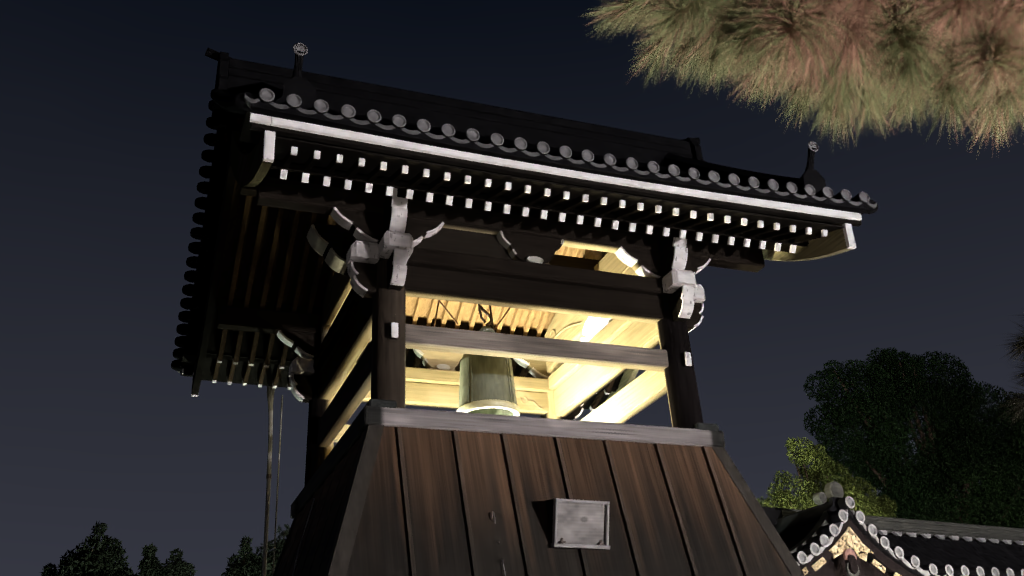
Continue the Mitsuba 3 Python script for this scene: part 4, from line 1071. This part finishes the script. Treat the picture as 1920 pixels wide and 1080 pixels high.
def tuft(a, d, n, L, w, spread, stem):
    """needles standing out around the last stretch of a shoot"""
    t = rn.uniform(0, 1, n); base = a+d*(stem*t)[:, None]
    q = rn.normal(size=(n, 3)); q -= d*(q@d)[:, None]; q /= np.linalg.norm(q, axis=1, keepdims=True)
    sp = spread*(1.15-0.75*t)*rn.uniform(0.6, 1.25, n)
    k = d*np.cos(sp)[:, None]+q*np.sin(sp)[:, None]; ln = L*rn.uniform(0.7, 1.1, n)[:, None]
    bend = q*rn.uniform(-0.06, 0.10, n)[:, None]+[0, 0, -0.05]
    mid = base+k*ln*0.55+bend*ln*0.25; tip = base+k*ln+bend*ln
    u = np.cross(k, rn.normal(size=(n, 3))); u /= np.linalg.norm(u, axis=1, keepdims=True); v = np.cross(k, u); pts = []
    for c, r in ((base, w), (mid, w)):
        for j in range(3):
            an = 2*math.pi*j/3; pts.append(c+(u*math.cos(an)+v*math.sin(an))*r)
    pts.append(tip); V = np.stack(pts, 1).reshape(-1, 3); i = np.arange(n)[:, None]*7; f = []
    for j in range(3):
        j2 = (j+1) % 3; f += [i+[j, j2, 3+j2], i+[j, 3+j2, 3+j], i+[3+j, 3+j2, 6]]
    return trimesh.Trimesh(V, np.vstack(f), process=False)


def bough(key, text, limbs, cols, n, L, w):
    tw = []; cols = np.array(cols)
    for row in text.strip().splitlines():
        q = [float(c) for c in row.split()]; a, d = np.array(q[:3]), np.array(q[3:6]); d /= np.linalg.norm(d); dry = q[6]
        m = tuft(a, d, n, L*rn.uniform(0.85, 1.1), w, 0.72+0.4*dry, 0.15)
        u = rn.random(n); c = np.where((u < dry)[:, None], cols[2], np.where((rn.random(n) < 0.35)[:, None], cols[1], cols[0]))*rn.uniform(0.75, 1.25, n)[:, None]
        put(key+'__needle_tuft', m, 'needle', color=np.repeat(c, 7, 0))
        b = a-d*0.12+rn.normal(size=3)*0.02; tw.append(tube([a+d*0.08, a, b, b-d*0.10+[0.05, 0.02, 0.04]], [0.002, 0.003, 0.004, 0.005], 5))
    scene[key+'__twig'] = mikit.ply(cat(tw), 'bark', smooth=True); labels[key+'__twig'] = {'label': 'thin brown twigs among the needles', 'kind': 'stuff'}
    for l in limbs: put(key+'__limb', tube(l, np.linspace(0.05, 0.012, len(l)), 10), 'bark', smooth=True)
PB = thing('pine_bough', 'pine bough hanging in at the top right, green needle fringe with reddish dry needles inside', 'pine branch')
bough(PB, PINE, [[(-0.9, -9.6, 4.6), (-1.4, -9.3, 3.9), (-1.9, -9.0, 3.60), (-2.4, -8.9, 3.45), (-2.8, -8.8, 3.38)], [(-1.4, -9.3, 3.9), (-1.7, -9.2, 3.45), (-1.95, -9.15, 3.15)]], [(0.165, 0.19, 0.095), (0.215, 0.185, 0.105), (0.27, 0.16, 0.12)], 360, 0.115, 0.0008)
PL = thing('added_pine_light', 'added unseen lamp that brightens the pine bough from below', 'lamp')  # added close to the camera to brighten the pine with few shadows
put(PL+'__base', lathe([(0, 0), (0.09, 0), (0.09, 0.10), (0.07, 0.12), (0.06, 0.12), (0.055, 0.06), (0, 0.06)], 16, 'z', (-3.6, -10.3, 0.5)), 'iron', smooth=40)
put(PL+'__pole', tube([(-3.6, -10.3, 0), (-3.6, -10.3, 0.25), (-3.6, -10.3, 0.5)], 0.02, 8), 'iron', smooth=True)
scene['added_pine_spot'] = {'type': 'spot', 'cutoff_angle': 38.0, 'beam_width': 30.0, 'intensity': {'type': 'rgb', 'value': [SPOT, SPOT*0.90, SPOT*0.78]},
                      'to_world': T().look_at(origin=[-3.6, -10.3, 0.63], target=[-2.0, -9.0, 3.5], up=[0, 1, 0])}
PC = thing('pine_bough_001', 'dim pine bough at the right edge above the dark tree, its needles coloured near black as if hardly lit', 'pine branch'); CNT.pop(PC, None)
bough(PC, PINE2, [[(1.9, -7.4, 4.8), (1.4, -7.4, 4.1), (1.0, -7.3, 3.6)]], [(0.008, 0.009, 0.003), (0.010, 0.009, 0.004), (0.010, 0.008, 0.004)], 240, 0.15, 0.0010)  # needle colours darkened to stand for missing light
